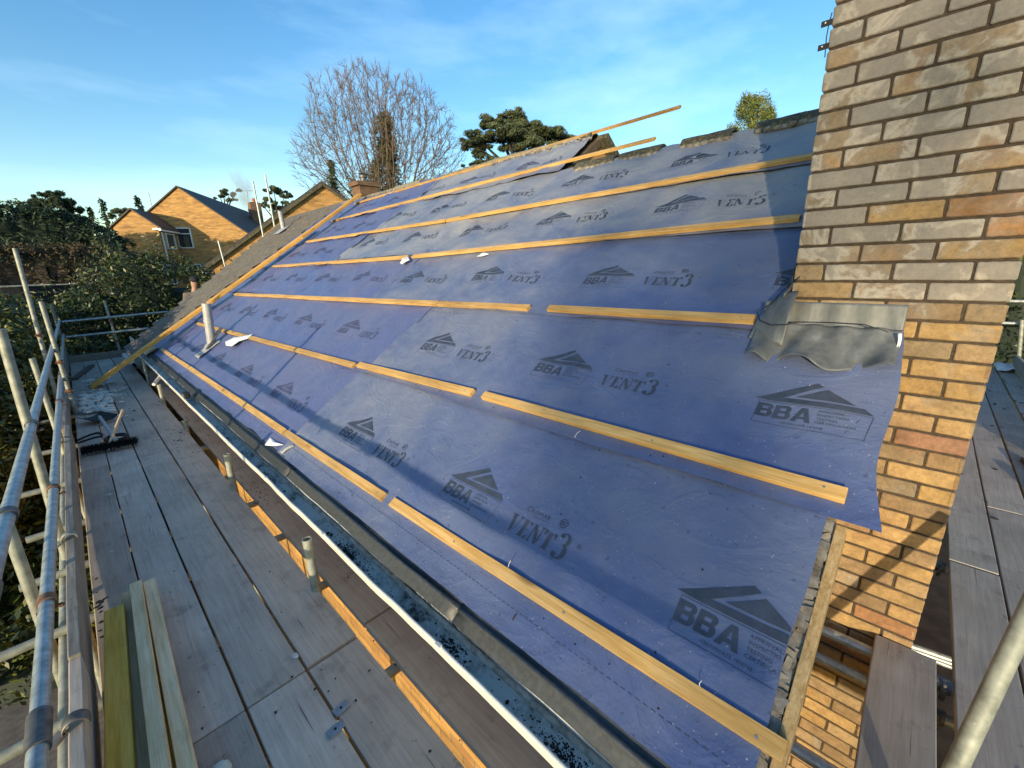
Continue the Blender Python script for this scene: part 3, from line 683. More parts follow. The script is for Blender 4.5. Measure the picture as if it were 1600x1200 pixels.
def bba(detail):
    """approval mark, origin lower left of the box, 0.36 m wide"""
    P=[]
    # roof emblem: big chevron and inner triangle
    P+=[[(-0.02,0.126),(0.079,0.145),(0.199,0.228),(0.176,0.242)]]
    P+=[[(-0.02,0.126),(0.03,0.1225),(0.365,0.1215),(0.335,0.149),(0.079,0.145)]]
    P+=[[(0.118,0.1555),(0.308,0.1575),(0.214,0.2165)]]
    w_,_=word('BBA',0.0,0.034,0.070,0.03,0.03); P+=w_
    L_=[((0,0),(0.355,0)),((0,0.0),(0.0,0.118)) ,((0.355,0.0),(0.365,0.116)),((0.0,0.116),(0.365,0.114))]
    for (a_,b_) in L_:
        dx,dy=b_[0]-a_[0],b_[1]-a_[1]; l=math.hypot(dx,dy); nx,ny_=-dy/l*0.0009,dx/l*0.0009; k=max(1,int(l/0.03))
        for i in range(k):
            p=(a_[0]+dx*i/k,a_[1]+dy*i/k); q=(a_[0]+dx*(i+1)/k,a_[1]+dy*(i+1)/k)
            P.append([(p[0]-nx,p[1]-ny_),(q[0]-nx,q[1]-ny_),(q[0]+nx,q[1]+ny_),(p[0]+nx,p[1]+ny_)])
    if detail:
        for i,tx in enumerate(['APPROVAL','INSPECTION','TESTING','CERTIFICATION']): P+=textpolys(tx,0.205,0.094-0.0185*i,0.0118,0.0,0.0,1.05)
        P+=textpolys('CERTIFICATE 10/4748',0.092,0.012,0.0105,0.0,0.0,1.05)
        P+=textpolys('/',0.322,0.072,0.02)
    return P
def vent(detail):
    P,_=word('VENT',-0.022,0.0,0.078,0.02,0.02)
    Q,_=word('3',0.226,0.004,0.080,0.0); P+=Q
    if detail:
        P+=textpolys('C',0.018,0.112,0.025); P+=textpolys('ROMAR',0.045,0.114,0.0195,0.0,0.0,1.2)
        P+=textpolys('BUILDING PRODUCTS',0.068,0.100,0.006)
        P+=textpolys('R',0.318,0.07,0.010)+ringp(0.3215,0.075,0.009,0.009,0.0012,0.0012,0,2*math.pi,12)
    P+=ringp(0.212,0.132,0.020,0.020,0.0035,0.0035,0,2*math.pi,16)+[[(0.197,0.137),(0.227,0.137),(0.227,0.140),(0.197,0.140)],[(0.197,0.124),(0.227,0.124),(0.227,0.127),(0.197,0.127)]]+textpolys('RBS',0.198,0.128,0.008)
    return P
BP={True:bba(True),False:bba(False)}; VP={True:vent(True),False:vent(False)}
def dens(poly,mx):
    """split long edges of a polygon so it can follow the wrinkles"""
    out=[]
    for i in range(len(poly)):
        a_,b_=poly[i],poly[(i+1)%len(poly)]; l=math.hypot(b_[0]-a_[0],b_[1]-a_[1]); k=max(1,int(math.ceil(l/mx)))
        for j in range(k): out.append((a_[0]+(b_[0]-a_[0])*j/k,a_[1]+(b_[1]-a_[1])*j/k))
    return out
def sheet(row,s0,s1,y0,y1,mat,label,phase,seed,base,edge=None,prints=True,farprint=False):
    """one width of underlay from y0 (right) to y1 (left)"""
    mb=MB(); ds=0.028; dy=0.04 if y1<4.5 else 0.06
    ns=int((s1-s0)/ds)+1; ny_=int((y1-y0)/dy)+1
    def e0(s): return y0+(edge(s) if edge else 0)+0.010*noise.noise(Vector((s*4,seed,5)))
    def low(y): return s0+0.012*noise.noise(Vector((y*0.9,seed,2)))+0.004*noise.noise(Vector((y*6,seed,4)))
    def fn(u,v):
        y_=y1-(y1-y0)*u; sl=low(y_); s=sl+(s1-sl)*v
        ye=e0(s); y=y1+(ye-y1)*u
        return rp(s,y,FH(row,seed,1.0,s,y,base,s0,s1)+0.012*max(0,1-(y1-y)/0.05)**2)
    mb.grid(fn,ny_,ns,0)
    if prints:
        k0=int(math.floor((y0-phase)/1.19))-1; k1=int((y1-phase)/1.19)+2; sb_=s0+0.30+0.0
        if row>=2: sb_=s0+0.33
        for k in range(k0,k1):
            for polys,yo,so in ((BP,phase+k*1.19,sb_),(VP,phase-0.475+k*1.19,sb_+0.025)):
                det=yo<2.9
                tmp=bmesh.new()
                for p in polys[det]:
                    pts=[]
                    for x,y in p:
                        yy=yo-x; ss=so+y; pts.append((ss,yy))
                    if all(q[1]<e0(q[0])+0.004 or q[1]>y1-0.004 or q[0]>s1 for q in pts): continue
                    try: tmp.faces.new([tmp.verts.new((q[0],q[1],0)) for q in pts])
                    except Exception: pass
                bmesh.ops.triangulate(tmp,faces=tmp.faces[:])
                for it in range(3):
                    le=[e for e in tmp.edges if e.calc_length()>0.035]
                    if not le: break
                    bmesh.ops.subdivide_edges(tmp,edges=le,cuts=1)
                    bmesh.ops.triangulate(tmp,faces=[f for f in tmp.faces if len(f.verts)>3])
                for (co,no) in (((0,y0+0.006,0),(0,-1,0)),((0,y1-0.006,0),(0,1,0))):
                    gm=tmp.verts[:]+tmp.edges[:]+tmp.faces[:]
                    if gm: bmesh.ops.bisect_plane(tmp,geom=gm,plane_co=co,plane_no=no,clear_outer=True)
                bmesh.ops.triangulate(tmp,faces=[f for f in tmp.faces if len(f.verts)>3])
                tmp.verts.index_update(); vs=[rp(v.co.x,v.co.y,FH(row,seed,1.0,v.co.x,v.co.y,base,s0,s1)+0.0017) for v in tmp.verts]
                fs=[]
                for f in tmp.faces:
                    ids=[v.index for v in f.verts]; n=(vs[ids[1]]-vs[ids[0]]).cross(vs[ids[2]]-vs[ids[0]])
                    fs.append(tuple(ids) if n.dot(RN)>0 else tuple(ids[::-1]))
                mb.add(vs,fs,1,None,True); tmp.free()
    # dashed lap guide lines
    for so in (s1-0.115,s0+0.085):
        y=y0+0.05
        while y<min(y1-0.05,4.5):
            if so<s1 and y>e0(so):
                vs=[rp(a_,b_,FH(row,seed,1,a_,b_,base,s0,s1)+0.0016) for a_,b_ in ((so,y),(so+0.0018,y),(so+0.0018,y+0.016),(so,y+0.016))]; mb.add(vs,[(0,1,2,3)],1)
            y+=0.024
    o=mb.build('underlay_sheet',[mat,'felt_print_far' if farprint else 'felt_print'])
    tag(o,label,'roofing felt','blue printed underlay sheets laid across the roof slope'); return o
phr=-0.04
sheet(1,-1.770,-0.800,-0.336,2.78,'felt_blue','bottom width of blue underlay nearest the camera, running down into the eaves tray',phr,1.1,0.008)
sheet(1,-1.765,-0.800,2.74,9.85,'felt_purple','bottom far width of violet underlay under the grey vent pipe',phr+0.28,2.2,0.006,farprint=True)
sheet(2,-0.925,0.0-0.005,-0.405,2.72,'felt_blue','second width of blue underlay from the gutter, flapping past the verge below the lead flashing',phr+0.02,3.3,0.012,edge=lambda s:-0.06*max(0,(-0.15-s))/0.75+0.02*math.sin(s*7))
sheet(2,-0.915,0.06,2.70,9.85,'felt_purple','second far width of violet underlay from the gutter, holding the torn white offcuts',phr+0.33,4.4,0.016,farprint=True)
# the strip above the flashing starts behind the stack
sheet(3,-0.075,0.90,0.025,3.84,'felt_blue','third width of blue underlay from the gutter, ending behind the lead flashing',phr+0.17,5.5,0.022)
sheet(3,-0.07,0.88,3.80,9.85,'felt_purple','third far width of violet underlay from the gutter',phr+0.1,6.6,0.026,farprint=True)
sheet(4,0.80,1.72,0.03,6.15,'felt_dewy_sheen','fourth width of underlay from the gutter, grey with dewy film and painted sheen, between two long battens',phr+0.02,7.7,0.032)
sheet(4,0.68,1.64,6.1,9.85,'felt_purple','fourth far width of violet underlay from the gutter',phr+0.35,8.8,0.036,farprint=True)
sheet(5,1.56,2.405,0.03,6.05,'felt_dewy_sheen','fifth width of underlay from the gutter, grey with dewy film and painted sheen, tucked under the low mossy ridge',phr+0.2,9.9,0.042)
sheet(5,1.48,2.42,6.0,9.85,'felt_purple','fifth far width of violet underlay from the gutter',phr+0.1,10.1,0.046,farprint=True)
sheet(6,2.36,3.34,2.86,5.95,'felt_dewy_sheen','top width of pale underlay with dewy film and painted sheen rising to the sandy ridge beside the brick gable',phr+0.3,11.2,0.052,edge=lambda s:0.08*(s-2.4),farprint=True)
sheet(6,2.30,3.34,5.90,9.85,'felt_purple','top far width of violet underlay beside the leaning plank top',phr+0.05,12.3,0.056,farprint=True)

# ------------------------------------------------------------------ battens
def batten(y0,y1,s0,s1,h,label,w_=0.05,t_=0.026):
    mb=MB(); n=max(2,int((y1-y0)/0.5)); ph=random.random()*9
    def c(y):
        t=(y-y0)/(y1-y0); return rp(s0+(s1-s0)*t,y,h+t_/2+0.001+0.003*noise.noise(Vector((y*0.8,ph,0))))+RS*0.004*noise.noise(Vector((y*0.7,ph,4)))
    rings=[]
    for i in range(n+1):
        p=c(y0+(y1-y0)*i/n); rings.append([p+RS*(w_/2)*a_+RN*(t_/2)*b_ for a_,b_ in ((-1,-1),(1,-1),(1,1),(-1,1))])
    vs=[v for r in rings for v in r]; fs=[]
    for i in range(n):
        for k in range(4): fs.append((i*4+k,i*4+(k+1)%4,(i+1)*4+(k+1)%4,(i+1)*4+k))
    fs+= [(0,1,2,3)[::-1],tuple(n*4+k for k in range(4))]
    mb.add(vs,[f[::-1] for f in fs]); o=mb.build('roof_batten','batten_wood',bevel=0.0018)
    tag(o,label,'batten','timber battens holding the underlay down'); 
    # nail heads
    y=y0+0.06
    while y<y1-0.03 and y<2.9:
        nb=MB(); p=c(y)+RN*(t_/2)+RS*random.uniform(-.008,.008); nb.tube(p-RN*0.002,p+RN*0.0015,0.0042,8); nb.build('nail','blade_grey',o); y+=0.6 if y+0.6<y1-0.05 else 9
    return o
G_=lambda a_,b_:None
batten(-0.384,1.397,-1.585,-1.610,0.006,'lowest batten nearest the camera, its end at the raw verge timber')
batten(1.477,2.915,-1.615,-1.625,0.008,'short middle batten of the lowest row, beside the pale triangle scrap')
batten(2.955,8.77,-1.625,-1.640,0.010,'long far batten of the lowest row, just below the grey vent pipe')
batten(-0.369,1.362,-0.835,-0.830,0.016,'second row batten ending over the loose felt flap at the verge')
batten(1.457,2.885,-0.835,-0.865,0.018,'short middle batten of the second row up from the gutter')
batten(2.93,8.75,-0.885,-0.960,0.020,'long far batten of the second row, passing behind the grey vent pipe')
batten(0.13,1.404,-0.015,-0.02,0.028,'third row batten running in under the lead flashing')
batten(1.581,2.63,-0.028,-0.045,0.028,'short middle batten of the third row up from the gutter')
batten(2.64,8.79,-0.048,-0.14,0.030,'long far batten of the third row up from the gutter')
batten(0.15,3.96,0.885,0.745,0.038,'long fourth row batten running to the chimney side with a loose lap below it')
batten(4.06,8.73,0.735,0.715,0.040,'far fourth row batten with a white scrap at its near end')
batten(0.25,4.10,1.645,1.53,0.048,'long fifth row batten running to the chimney side below the low ridge')
batten(4.13,8.67,1.53,1.545,0.050,'far fifth row batten with a knot at its near end')
batten(1.80,8.82,2.64,2.324,0.058,'long sixth row batten whose end sticks out over the low mossy ridge')
batten(1.85,8.89,3.425,3.033,0.060,'topmost long batten whose end sticks out highest against the sky')

# long planks propped up the far edge of the stripped roof
def plank(p0,p1,w_,t_,label,up=RN,mat='plank_wood',name='timber_plank'):
    p0,p1=Vector(p0),Vector(p1); d=(p1-p0).normalized(); mb=MB()
    L0=(p1-p0).length; x=d; z=(Vector(up)-x*Vector(up).dot(x)).normalized(); y=z.cross(x)
    mb.box((L0/2,0,0),(L0,w_,t_)); o=mb.build(name,mat,bevel=0.003,org=(0,0,0)); o.matrix_world=Matrix.Translation(p0)@Matrix((x,y,z)).transposed().to_4x4()
    tag(o,label,'timber'); return o
pa=atZ(143,604,DZ+0.03); s_,y_=sy(486,360,0.14); pb_=rp(s_,y_,0.14)
plank(pa,pb_,0.225,0.05,'long new yellow plank leaning from the deck up the edge of the tiled roof')
a_=sy(470,372,0.19); b_=sy(562,304,0.19)
plank(rp(a_[0],a_[1],0.19),rp(b_[0],b_[1],0.19),0.15,0.05,'shorter pale plank continuing the leaning plank up to the ridge')

# ------------------------------------------------------------------ ridges
def ridge(px_y0,y1,s,mat,label,name='ridge_tile',h=0.02,rise=0.09,brk_=0.0,halfw=0.12,tilt=0.0):
    y0=px_y0; mb=MB(); c=rp(s,0,h); seed=random.random()*9
    n=10; ny_=6; vs=[]
    def arc(rr,dz):
        out=[]
        for j in range(ny_+1):
            y=y0+(y1-y0)*j/ny_
            for i in range(n+1):
                t=math.pi*(i/n); k=1+0.06*noise.noise(Vector((i*0.7,y*7,seed)))
                out.append((c.x-math.cos(t)*halfw*rr*k,y,c.z-0.055+math.sin(t)*rise*rr*k+dz+tilt*(y-y0)))
        return out
    vo=arc(1.0,0); vi=arc(0.84,-0.004)
    q=[(j*(n+1)+i,j*(n+1)+i+1,(j+1)*(n+1)+i+1,(j+1)*(n+1)+i) for j in range(ny_) for i in range(n)]
    mb.add(vo,[f[::-1] for f in q],0,None,True); mb.add(vi,q,0,None,True)
    off=len(vo); 
    for j in (0,ny_):
        for i in range(n): 
            a1=[Vector(vo[j*(n+1)+i]),Vector(vo[j*(n+1)+i+1]),Vector(vi[j*(n+1)+i+1]),Vector(vi[j*(n+1)+i])]; mb.add(a1,[(0,1,2,3)])
    for i in (0,n):
        for j in range(ny_):
            a1=[Vector(vo[j*(n+1)+i]),Vector(vo[(j+1)*(n+1)+i]),Vector(vi[(j+1)*(n+1)+i]),Vector(vi[j*(n+1)+i])]; mb.add(a1,[(0,1,2,3)])
    # mortar under the tile
    for i in range(7):
        yy=y0+(y1-y0)*(i+0.5)/7; clod(mb,(c.x-halfw*0.86,yy,c.z-0.055+tilt*(yy-y0)),0.05,1,1)
    o=mb.build(name,[mat,'cement'],bevel=0.0); tag(o,label,'ridge tile','ridge tiles along the top of the roof'); return o
lowr=[(0.36,0.80,'dark mossy ridge tile nearest the chimney'),(0.98,1.42,'dark mossy ridge tile alone in the middle of the low ridge'),(1.62,2.06,'dark mossy ridge tile below the end of the sixth batten'),(2.12,2.62,'broken mossy ridge tile against the foot of the brick gable')]
for y0,y1,lb in lowr: ridge(y0,y1,SR1+0.03,'ridge_mossy',lb,halfw=0.115,rise=0.10,h=0.03)
yy=2.95; i=0
marks=['end ridge tile overhanging the brick gable','sandy ridge tile just left of the gable end','sandy ridge tile below the cedar','sandy ridge tile below the left side of the cedar','lichened ridge tile left of the cedar','loose ridge tile left of the cedar','cracked ridge tile between cedar and bare tree','lifted ridge tile at the foot of the bare tree','broken ridge tile below the bare tree','pale ridge tile right of the far brick stack','small ridge tile right of the far brick stack','pale ridge tile in front of the far brick stack','last ridge tile before the plank top','ridge tile by the plank top']
while yy<9.6:
    l=0.45; t_=random.uniform(-0.05,0.05) if i>3 else 0
    if i not in (7,):
        ridge(yy,yy+l-0.01,SR2+0.03,'ridge_mossy' if i==0 else 'ridge_sandy',marks[min(i,13)],h=0.03+random.uniform(-0.01,0.02),tilt=t_+(0.12 if i==0 else 0)*-1)
    yy+=l+(random.choice([0.0,0.02,0.08]) if i>4 else 0.0); i+=1
# bits left along the ridge
deb=MB()
for k in range(120):
    y=random.uniform(2.95,9.3); clod(deb,rp(SR2-0.10+random.uniform(-0.05,0.05),y,0.075),random.uniform(0.012,0.035),1)
tag(deb.build('ridge_mortar','cement'),'crumbled mortar lying along the upper ridge','mortar',kind='stuff')

# ------------------------------------------------------------------ neighbour's tiled roof
nb=thing('neighbour_house',(1,12.5,GZ),'attached neighbour house under old grey ribbed tiles left of the leaning plank','house')
tl=MB(); gauge=0.335; k=0; s=-2.02
def vergeY(s): return 10.85+0.50*(s+2.0)
ncol=0
while s<3.15:
    hl=0.085; hh=0.055
    yR=9.86; yL=vergeY(s+gauge/2)
    n=int((yL-yR)/0.0275)
    vs=[]; prof2=[]
    for i in range(n*2+1):
        y=yR+(yL-yR)*i/(n*2); ph=((y/0.33)%1)
        rib=0.034*max(0,math.sin(ph*2*math.pi*2))**0.8+(0.008 if ph<0.04 else 0)
        vs.append((y,rib))
    rows=[(s,hh+0.034-0.02),(s,hl),(s+0.10,hl-0.008),(s+gauge+0.02,hh)]
    pts=[]
    for ri,(ss,h_) in enumerate(rows):
        for (y,rib) in vs:
            jit=0.006*noise.noise(Vector((math.floor(y/0.33)*3.1,k*2.7,0)))
            pts.append(rp(ss+jit,y,(h_+rib+jit) if ri>0 else h_+rib*0.3))
    m_=len(vs); fs=[(r*m_+i,(r+1)*m_+i,(r+1)*m_+i+1,r*m_+i+1) for r in range(3) for i in range(m_-1)]
    tl.add(pts,fs); 
    # verge end
    e=[pts[r*m_+m_-1] for r in range(4)]; tl.add(e+[p-RN*0.05 for p in e],[(0,1,5,4),(1,2,6,5),(2,3,7,6)])
    s+=gauge; k+=1
rt=tl.build('roof','tile_old',nb)
w=MB(); w.add([rp(-2.0,9.9,0.03),rp(-2.0,10.8,0.03),rp(3.2,13.4,0.03),rp(3.2,9.9,0.03)],[(0,1,2,3)][::-1]); 
p=rp(3.2,0,0.06); w.add([(p.x,9.9,p.z),(p.x,13.4,p.z),(p.x+3,13.4,p.z-2.4),(p.x+3,9.9,p.z-2.4)],[(0,1,2,3)]); w.build('roof_deck','roof_timber',nb)
w=MB(); w.bar(rp(-2.06,9.9,0.0),rp(-2.06,10.9,0.0),0.02,0.14,up=(0,0,1)); w.tube(rp(-2.12,9.95,-0.02),rp(-2.12,10.95,-0.02),0.045,12); w.build('gutter','gutter_out',nb)
w=MB(); a1=rp(-1.98,vergeY(-2.0)+0.0,-0.05); 
w.add([(a1.x+.1,11.0,GZ),(2.7,11.0,GZ),(2.7,11.0,rp(2.7/ct,0,-0.02).z),(a1.x+.1,11.0,a1.z)],[(0,1,2,3)])
w.build('wall','brick_wall',nb,uvf=uvx)
# its vent pipe
s_,y_=sy(443,362,0.07); w=MB(); b0=rp(s_,y_,0.05); w.tube(b0,b0+Vector((-0.02,0,0.50)),0.055,18,hollow=True); w.tube(b0+Vector((0,0,.2)),b0+Vector((0,0,.24)),0.062,18); w.grid(lambda u,v:rp(s_-0.2+0.35*v,y_-0.2+0.4*u,0.125+0.03*math.sin(u*3)*math.sin(v*3)),8,8); w.build('vent_pipe','pvc_grey',nb)
# brick stack behind the plank top
pc=atY(571,300,12.6); w=MB()
w.box((pc.x,12.6,pc.z-0.9),(0.62,0.5,2.1)); 
w.box((pc.x,12.6,pc.z+0.19),(0.78,0.62,0.12)); st_=w.build('chimney','brick_far_dark',nb,uvf=lambda p:(p.x+p.y,p.z),bevel=0.01)
w=MB(); w.tube((pc.x-0.03,12.6,pc.z+0.24),(pc.x-0.03,12.6,pc.z+0.40),0.09,16); w.tube((pc.x-0.03,12.6,pc.z+0.40),(pc.x-0.03,12.6,pc.z+0.46),0.13,16); w.tube((pc.x-0.03,12.6,pc.z+0.50),(pc.x-0.03,12.6,pc.z+0.53),0.13,16,0.04); w.build('cowl','steel_dark',st_)

# ------------------------------------------------------------------ scaffold
PR=0.0242
def coupler(mb,p,ax1,ax2,mi=0,r=PR):
    """two clamped half rings at right angles with bolts"""
    ax1,ax2=Vector(ax1).normalized(),Vector(ax2).normalized(); p=Vector(p)
    n=ax1.cross(ax2); n=n.normalized() if n.length>1e-3 else ax1.orthogonal().normalized()
    mb.tube(p-ax1*0.024,p+ax1*0.024,r+0.007,14,mi=mi)
    for ax in (ax1,):
        side=ax.cross(n).normalized()
        mb.box(p+side*(r+0.014),(0.020,0.034,0.020),Matrix((side,n,ax)).transposed(),mi)
        mb.tube(p+side*(r+0.016)-n*0.040,p+side*(r+0.016)+n*0.046,0.0065,8,mi=mi)
        mb.tube(p+side*(r+0.016)+n*0.028,p+side*(r+0.016)+n*0.040,0.011,6,mi=mi)
def pole(p0,p1,label,mat='galv',coups=(),group=None,hollow=False,cmat='rust',r=PR,name='scaffold_pole',sleeves=()):
    p0,p1=Vector(p0),Vector(p1); root=thing(name,p0 if p0.z<p1.z else p1,label,'scaffold pole',group)
    w=MB(); w.tube(p0,p1,r,20,hollow=hollow); w.build('tube',mat,root)
    for c,ax in coups:
        w=MB(); coupler(w,c,(p1-p0),ax,r=r); w.build('coupler',cmat,root,bevel=0.002)
    for c in sleeves:
        d=(p1-p0).normalized(); w=MB(); w.tube(Vector(c)-d*0.075,Vector(c)+d*0.075,r+0.006,20); w.build('sleeve','steel_dark',root,bevel=0.002)
    return root
def cd(px,py,d): return CC+CR.transposed()@Vector(((px-800)/CF,(py-600)/CF,1))*d
# guard rails along the eaves
YE=12.5
tA=atX(2,840,-2.655); tB=atY(93,502,YE); 
lA=atX(60,1150,-2.655); lB=atY(99,524,YE)
def onl(A,B,y): 
    t=(y-A.y)/(B.y-A.y); return A+(B-A)*t
GR='guard rails and standards of the scaffold'
pole(onl(tA,tB,-0.9),tB+Vector((0,0.1,0)),'upper horizontal guard rail along the left side of the scaffold','galv',
     coups=[(onl(tA,tB,1.98),(1,0,0)),(onl(tA,tB,3.45),(0,0,1)),(onl(tA,tB,7.9),(0,0,1)),(onl(tA,tB,11.9),(0,0,1))],group=GR,cmat='steel_dark',sleeves=[onl(tA,tB,1.35)])
pole(onl(lA,lB,-0.9),lB+Vector((0,0.1,0)),'lower horizontal guard rail running beside the toe boards','galv',
     coups=[(onl(lA,lB,2.05),(0,0,1)),(onl(lA,lB,3.4),(0,0,1)),(onl(lA,lB,6.0),(0,0,1)),(onl(lA,lB,7.6),(0,0,1))],group=GR,cmat='rust',sleeves=[onl(lA,lB,1.30)])
def stdpole(pt,pb,Y,label,ctop=None,zb=None,**k):
    a_=atY(*pt,Y); b_=atY(*pb,Y); d=(a_-b_)
    if zb is not None: b_=a_-d*((a_.z-zb)/d.z)
    return pole(b_,a_,label,'galv_old',group=GR,coups=[(a_+(b_-a_)*t,(0,1,0)) for t in (ctop or [])],**k)
stdpole((0,514),(69,752),3.45,'nearest tall upright standard, leaving the picture at its left edge',zb=-4.2,ctop=[0.75])
o=stdpole((0,790),(111,1099),2.6,'upright standard passing under the rails at the lower left',zb=-4.2)
stdpole((23,388),(69,551),8.0,'tallest upright standard in front of the brown hedge',zb=-4.2,ctop=[0.24])
stdpole((64,471),(108,612),7.35,'upright standard with its foot on the deck by the pale rubble',zb=DZ+0.01,ctop=[0.52,0.78])
stdpole((50,560),(100,706),6.0,'short lower upright standard seen between the two rails',zb=-4.2)
# toe board clips / transoms sticking out to the left
for i,(y,lb) in enumerate([(1.05,'nearest'),(1.85,'second'),(2.55,'third'),(3.2,'fourth'),(3.9,'fifth'),(4.9,'sixth'),(6.1,'seventh')]):
    x0=-3.0 if i not in (3,4) else -2.88
    pole((x0,y,DZ-0.075),(-1.05,y,DZ-0.075),'%s transom tube from the near end of the deck, under the boards'%lb,'galv_old',group='transom tubes under the deck')
for y,lb in ((7.6,'eighth'),(9.2,'ninth'),(11.0,'tenth')):
    pole((-2.9,y,DZ-0.075),(-1.05,y,DZ-0.075),'%s transom tube from the near end of the deck, under the boards'%lb,'galv_old',group='transom tubes under the deck')
pole((-1.66,-1.2,DZ-0.125),(-1.66,12.6,DZ-0.125),'ledger tube running below the gap in the deck','galv_old',group='ledger tubes under the deck')
pole((-2.70,-1.2,DZ-0.125),(-2.70,12.6,DZ-0.125),'ledger tube running below the outer edge of the deck','galv_old',group='ledger tubes under the deck')
# end rails
e0=atY(97,503,YE+0.1); e1=atY(262,487,YE+0.1); pole(e0,e1,'upper cross rail closing the far end of the deck','galv',group=GR)
e0=atY(103,527,YE+0.1); e1=atY(232,513,YE+0.1); pole(e0,e1,'lower cross rail closing the far end of the deck','galv',group=GR)
stdpole((163,470),(190,556),YE+0.15,'thin upright standard in the middle of the far end rails',ctop=[0.36,0.72])
stdpole((80,477),(107,562),YE+0.2,'upright standard at the far corner of the deck',ctop=[0.4])
# inner standards rising through the gap
for i,(y,top,lb) in enumerate([(1.74,(479,842),'short dark upright stub nearest the camera in the deck gap'),(3.43,(354,710),'second upright stub in the deck gap'),(5.47,(288,657),'third upright stub in the deck gap'),(6.95,(248,601),'leaning upright stub by the far gutter'),(8.7,(223,560),'farthest upright stub in the deck gap')]):
    b0=Vector((-1.685,y,-4.2)); t_=atY(top[0],top[1],y+0.01); 
    f0=Vector((-1.685,y,DZ)); dd=(t_-f0); 
    pole(f0-dd*(2.6/max(dd.z,0.2)) if False else f0-Vector((dd.x,dd.y,0))*1.0+Vector((0,0,-2.55)) if False else Vector((-1.668,y,-4.2)),t_,lb,'galv_old',coups=[((-1.685,y,DZ-0.11),(0,1,0))],group='standards in the gap of the deck',hollow=True,cmat='steel_dark')

# deck boards
def board(x0,x1,y0,y1,z,label,mat='board_grey',th=0.038,axis='y',name='scaffold_board',group='scaffold boards of the main deck'):
    root=MB(); L0=(y1-y0) if axis=='y' else (x1-x0)
    n=max(3,int(L0/0.22)); bow=random.uniform(-0.006,0.007); ph=random.random()*20
    def pt(t,e,zz):
        if axis=='y':
            y=y0+(y1-y0)*t; xx=x0 if e==0 else x1; xx+=0.0028*noise.noise(Vector((y*1.6,e*7+ph,0)))
            return (xx,y,z+zz+bow*math.sin(math.pi*t)*(1 if e else .3)+0.0018*noise.noise(Vector((y*2,e*5+ph,3))))
        x=x0+(x1-x0)*t; yy_=y0 if e==0 else y1; yy_+=0.0028*noise.noise(Vector((x*1.6,e*7+ph,0)))
        return (x,yy_,z+zz+bow*math.sin(math.pi*t)*(1 if e else .3)+0.0018*noise.noise(Vector((x*2,e*5+ph,3))))
    vs=[]
    for i in range(n+1):
        t=i/n; vs+= [pt(t,0,-th),pt(t,1,-th),pt(t,1,0),pt(t,0,0)]
    fs=[(i*4+k,(i+1)*4+k,(i+1)*4+(k+1)%4,i*4+(k+1)%4) for i in range(n) for k in range(4)]+[(0,1,2,3),tuple(n*4+k for k in (3,2,1,0))]
    root.add(vs,fs); o=root.build(name,mat,bevel=0.004); return tag(o,label,'scaffold board',group)
BX=[(-2.565,-2.375),(-2.367,-2.162),(-2.152,-1.922),(-1.910,-1.678)]
colname=['against the toe boards','second from the toe boards','third from the toe boards','beside the open gap']
CJ=[-2.3,1.28,4.88,8.48,12.45]; far=['nearest the camera','one length out from the camera','in the middle distance under the rubble','at the far end of the deck']
for c,(x0,x1) in enumerate(BX):
    for k in range(4):
        j=random.uniform(-0.004,0.004); off=0.03*(c==0)
        board(x0,x1,CJ[k]+0.006+j+ (off if k else 0),CJ[k+1]-0.006+j+off*(k<3),DZ+random.uniform(-0.004,0.005),'grey scaffold board %s, %s'%(colname[c],far[k]))
for c,(x0,x1) in enumerate([(-1.615,-1.392),(-1.382,-1.24)]):
    for k in range(4):
        board(x0,x1,CJ[k]+0.05,CJ[k+1]+0.035,DZ+random.uniform(-0.002,0.003),'brown scaffold board %s, %s'%(['between the gap and the gutter','tight against the house wall'][c],far[k]),'board_brown',group='scaffold boards along the wall')
# toe boards
def toe(A,B,label,h=0.225,th=0.040,mat='toe_wood'):
    A,B=Vector(A),Vector(B); mb=MB(); n=14; vs=[]
    d=(B-A).normalized(); sd_=d.cross(Vector((0,0,1))).normalized()
    for i in range(n+1):
        p=A.lerp(B,i/n)+sd_*0.004*noise.noise(Vector((i*0.6,A.y,0)))
        for a1,b1 in ((-1,0),(1,0),(1,1),(-1,1)):
            vs.append(p+sd_*a1*th/2+Vector((0,0,h*b1+ (0.004*noise.noise(Vector((i*0.9,A.y,a1))) if b1 else 0))))
    fs=[(i*4+k,i*4+(k+1)%4,(i+1)*4+(k+1)%4,(i+1)*4+k) for i in range(n) for k in range(4)]+[(3,2,1,0),tuple(n*4+k for k in range(4))]
    mb.add(vs,fs); o=mb.build('toe_board',mat,bevel=0.004); tag(o,label,'toe board','toe boards edging the deck'); return o
t1=toe((-2.600,-1.5,DZ+0.005),(-2.600,1.80,DZ+0.005),'grey toe board at the lower left beside the stacked timbers',mat='board_grey')
t2=toe((-2.598,1.80,DZ+0.022),(-2.600,5.9,DZ+0.005),'pale weathered toe board with frayed top edge, next beyond the timbers')
t3=toe((-2.628,5.8,DZ-0.0),(-2.610,9.2,DZ+0.0),'toe board with a kink at its near end, by the rubble')
t4=toe((-2.61,9.2,DZ),(-2.60,12.5,DZ),'farthest toe board along the left side')
t5=toe((-2.9,12.55,DZ-0.09),(-1.2,12.6,DZ-0.09),'toe board across the far end of the deck')
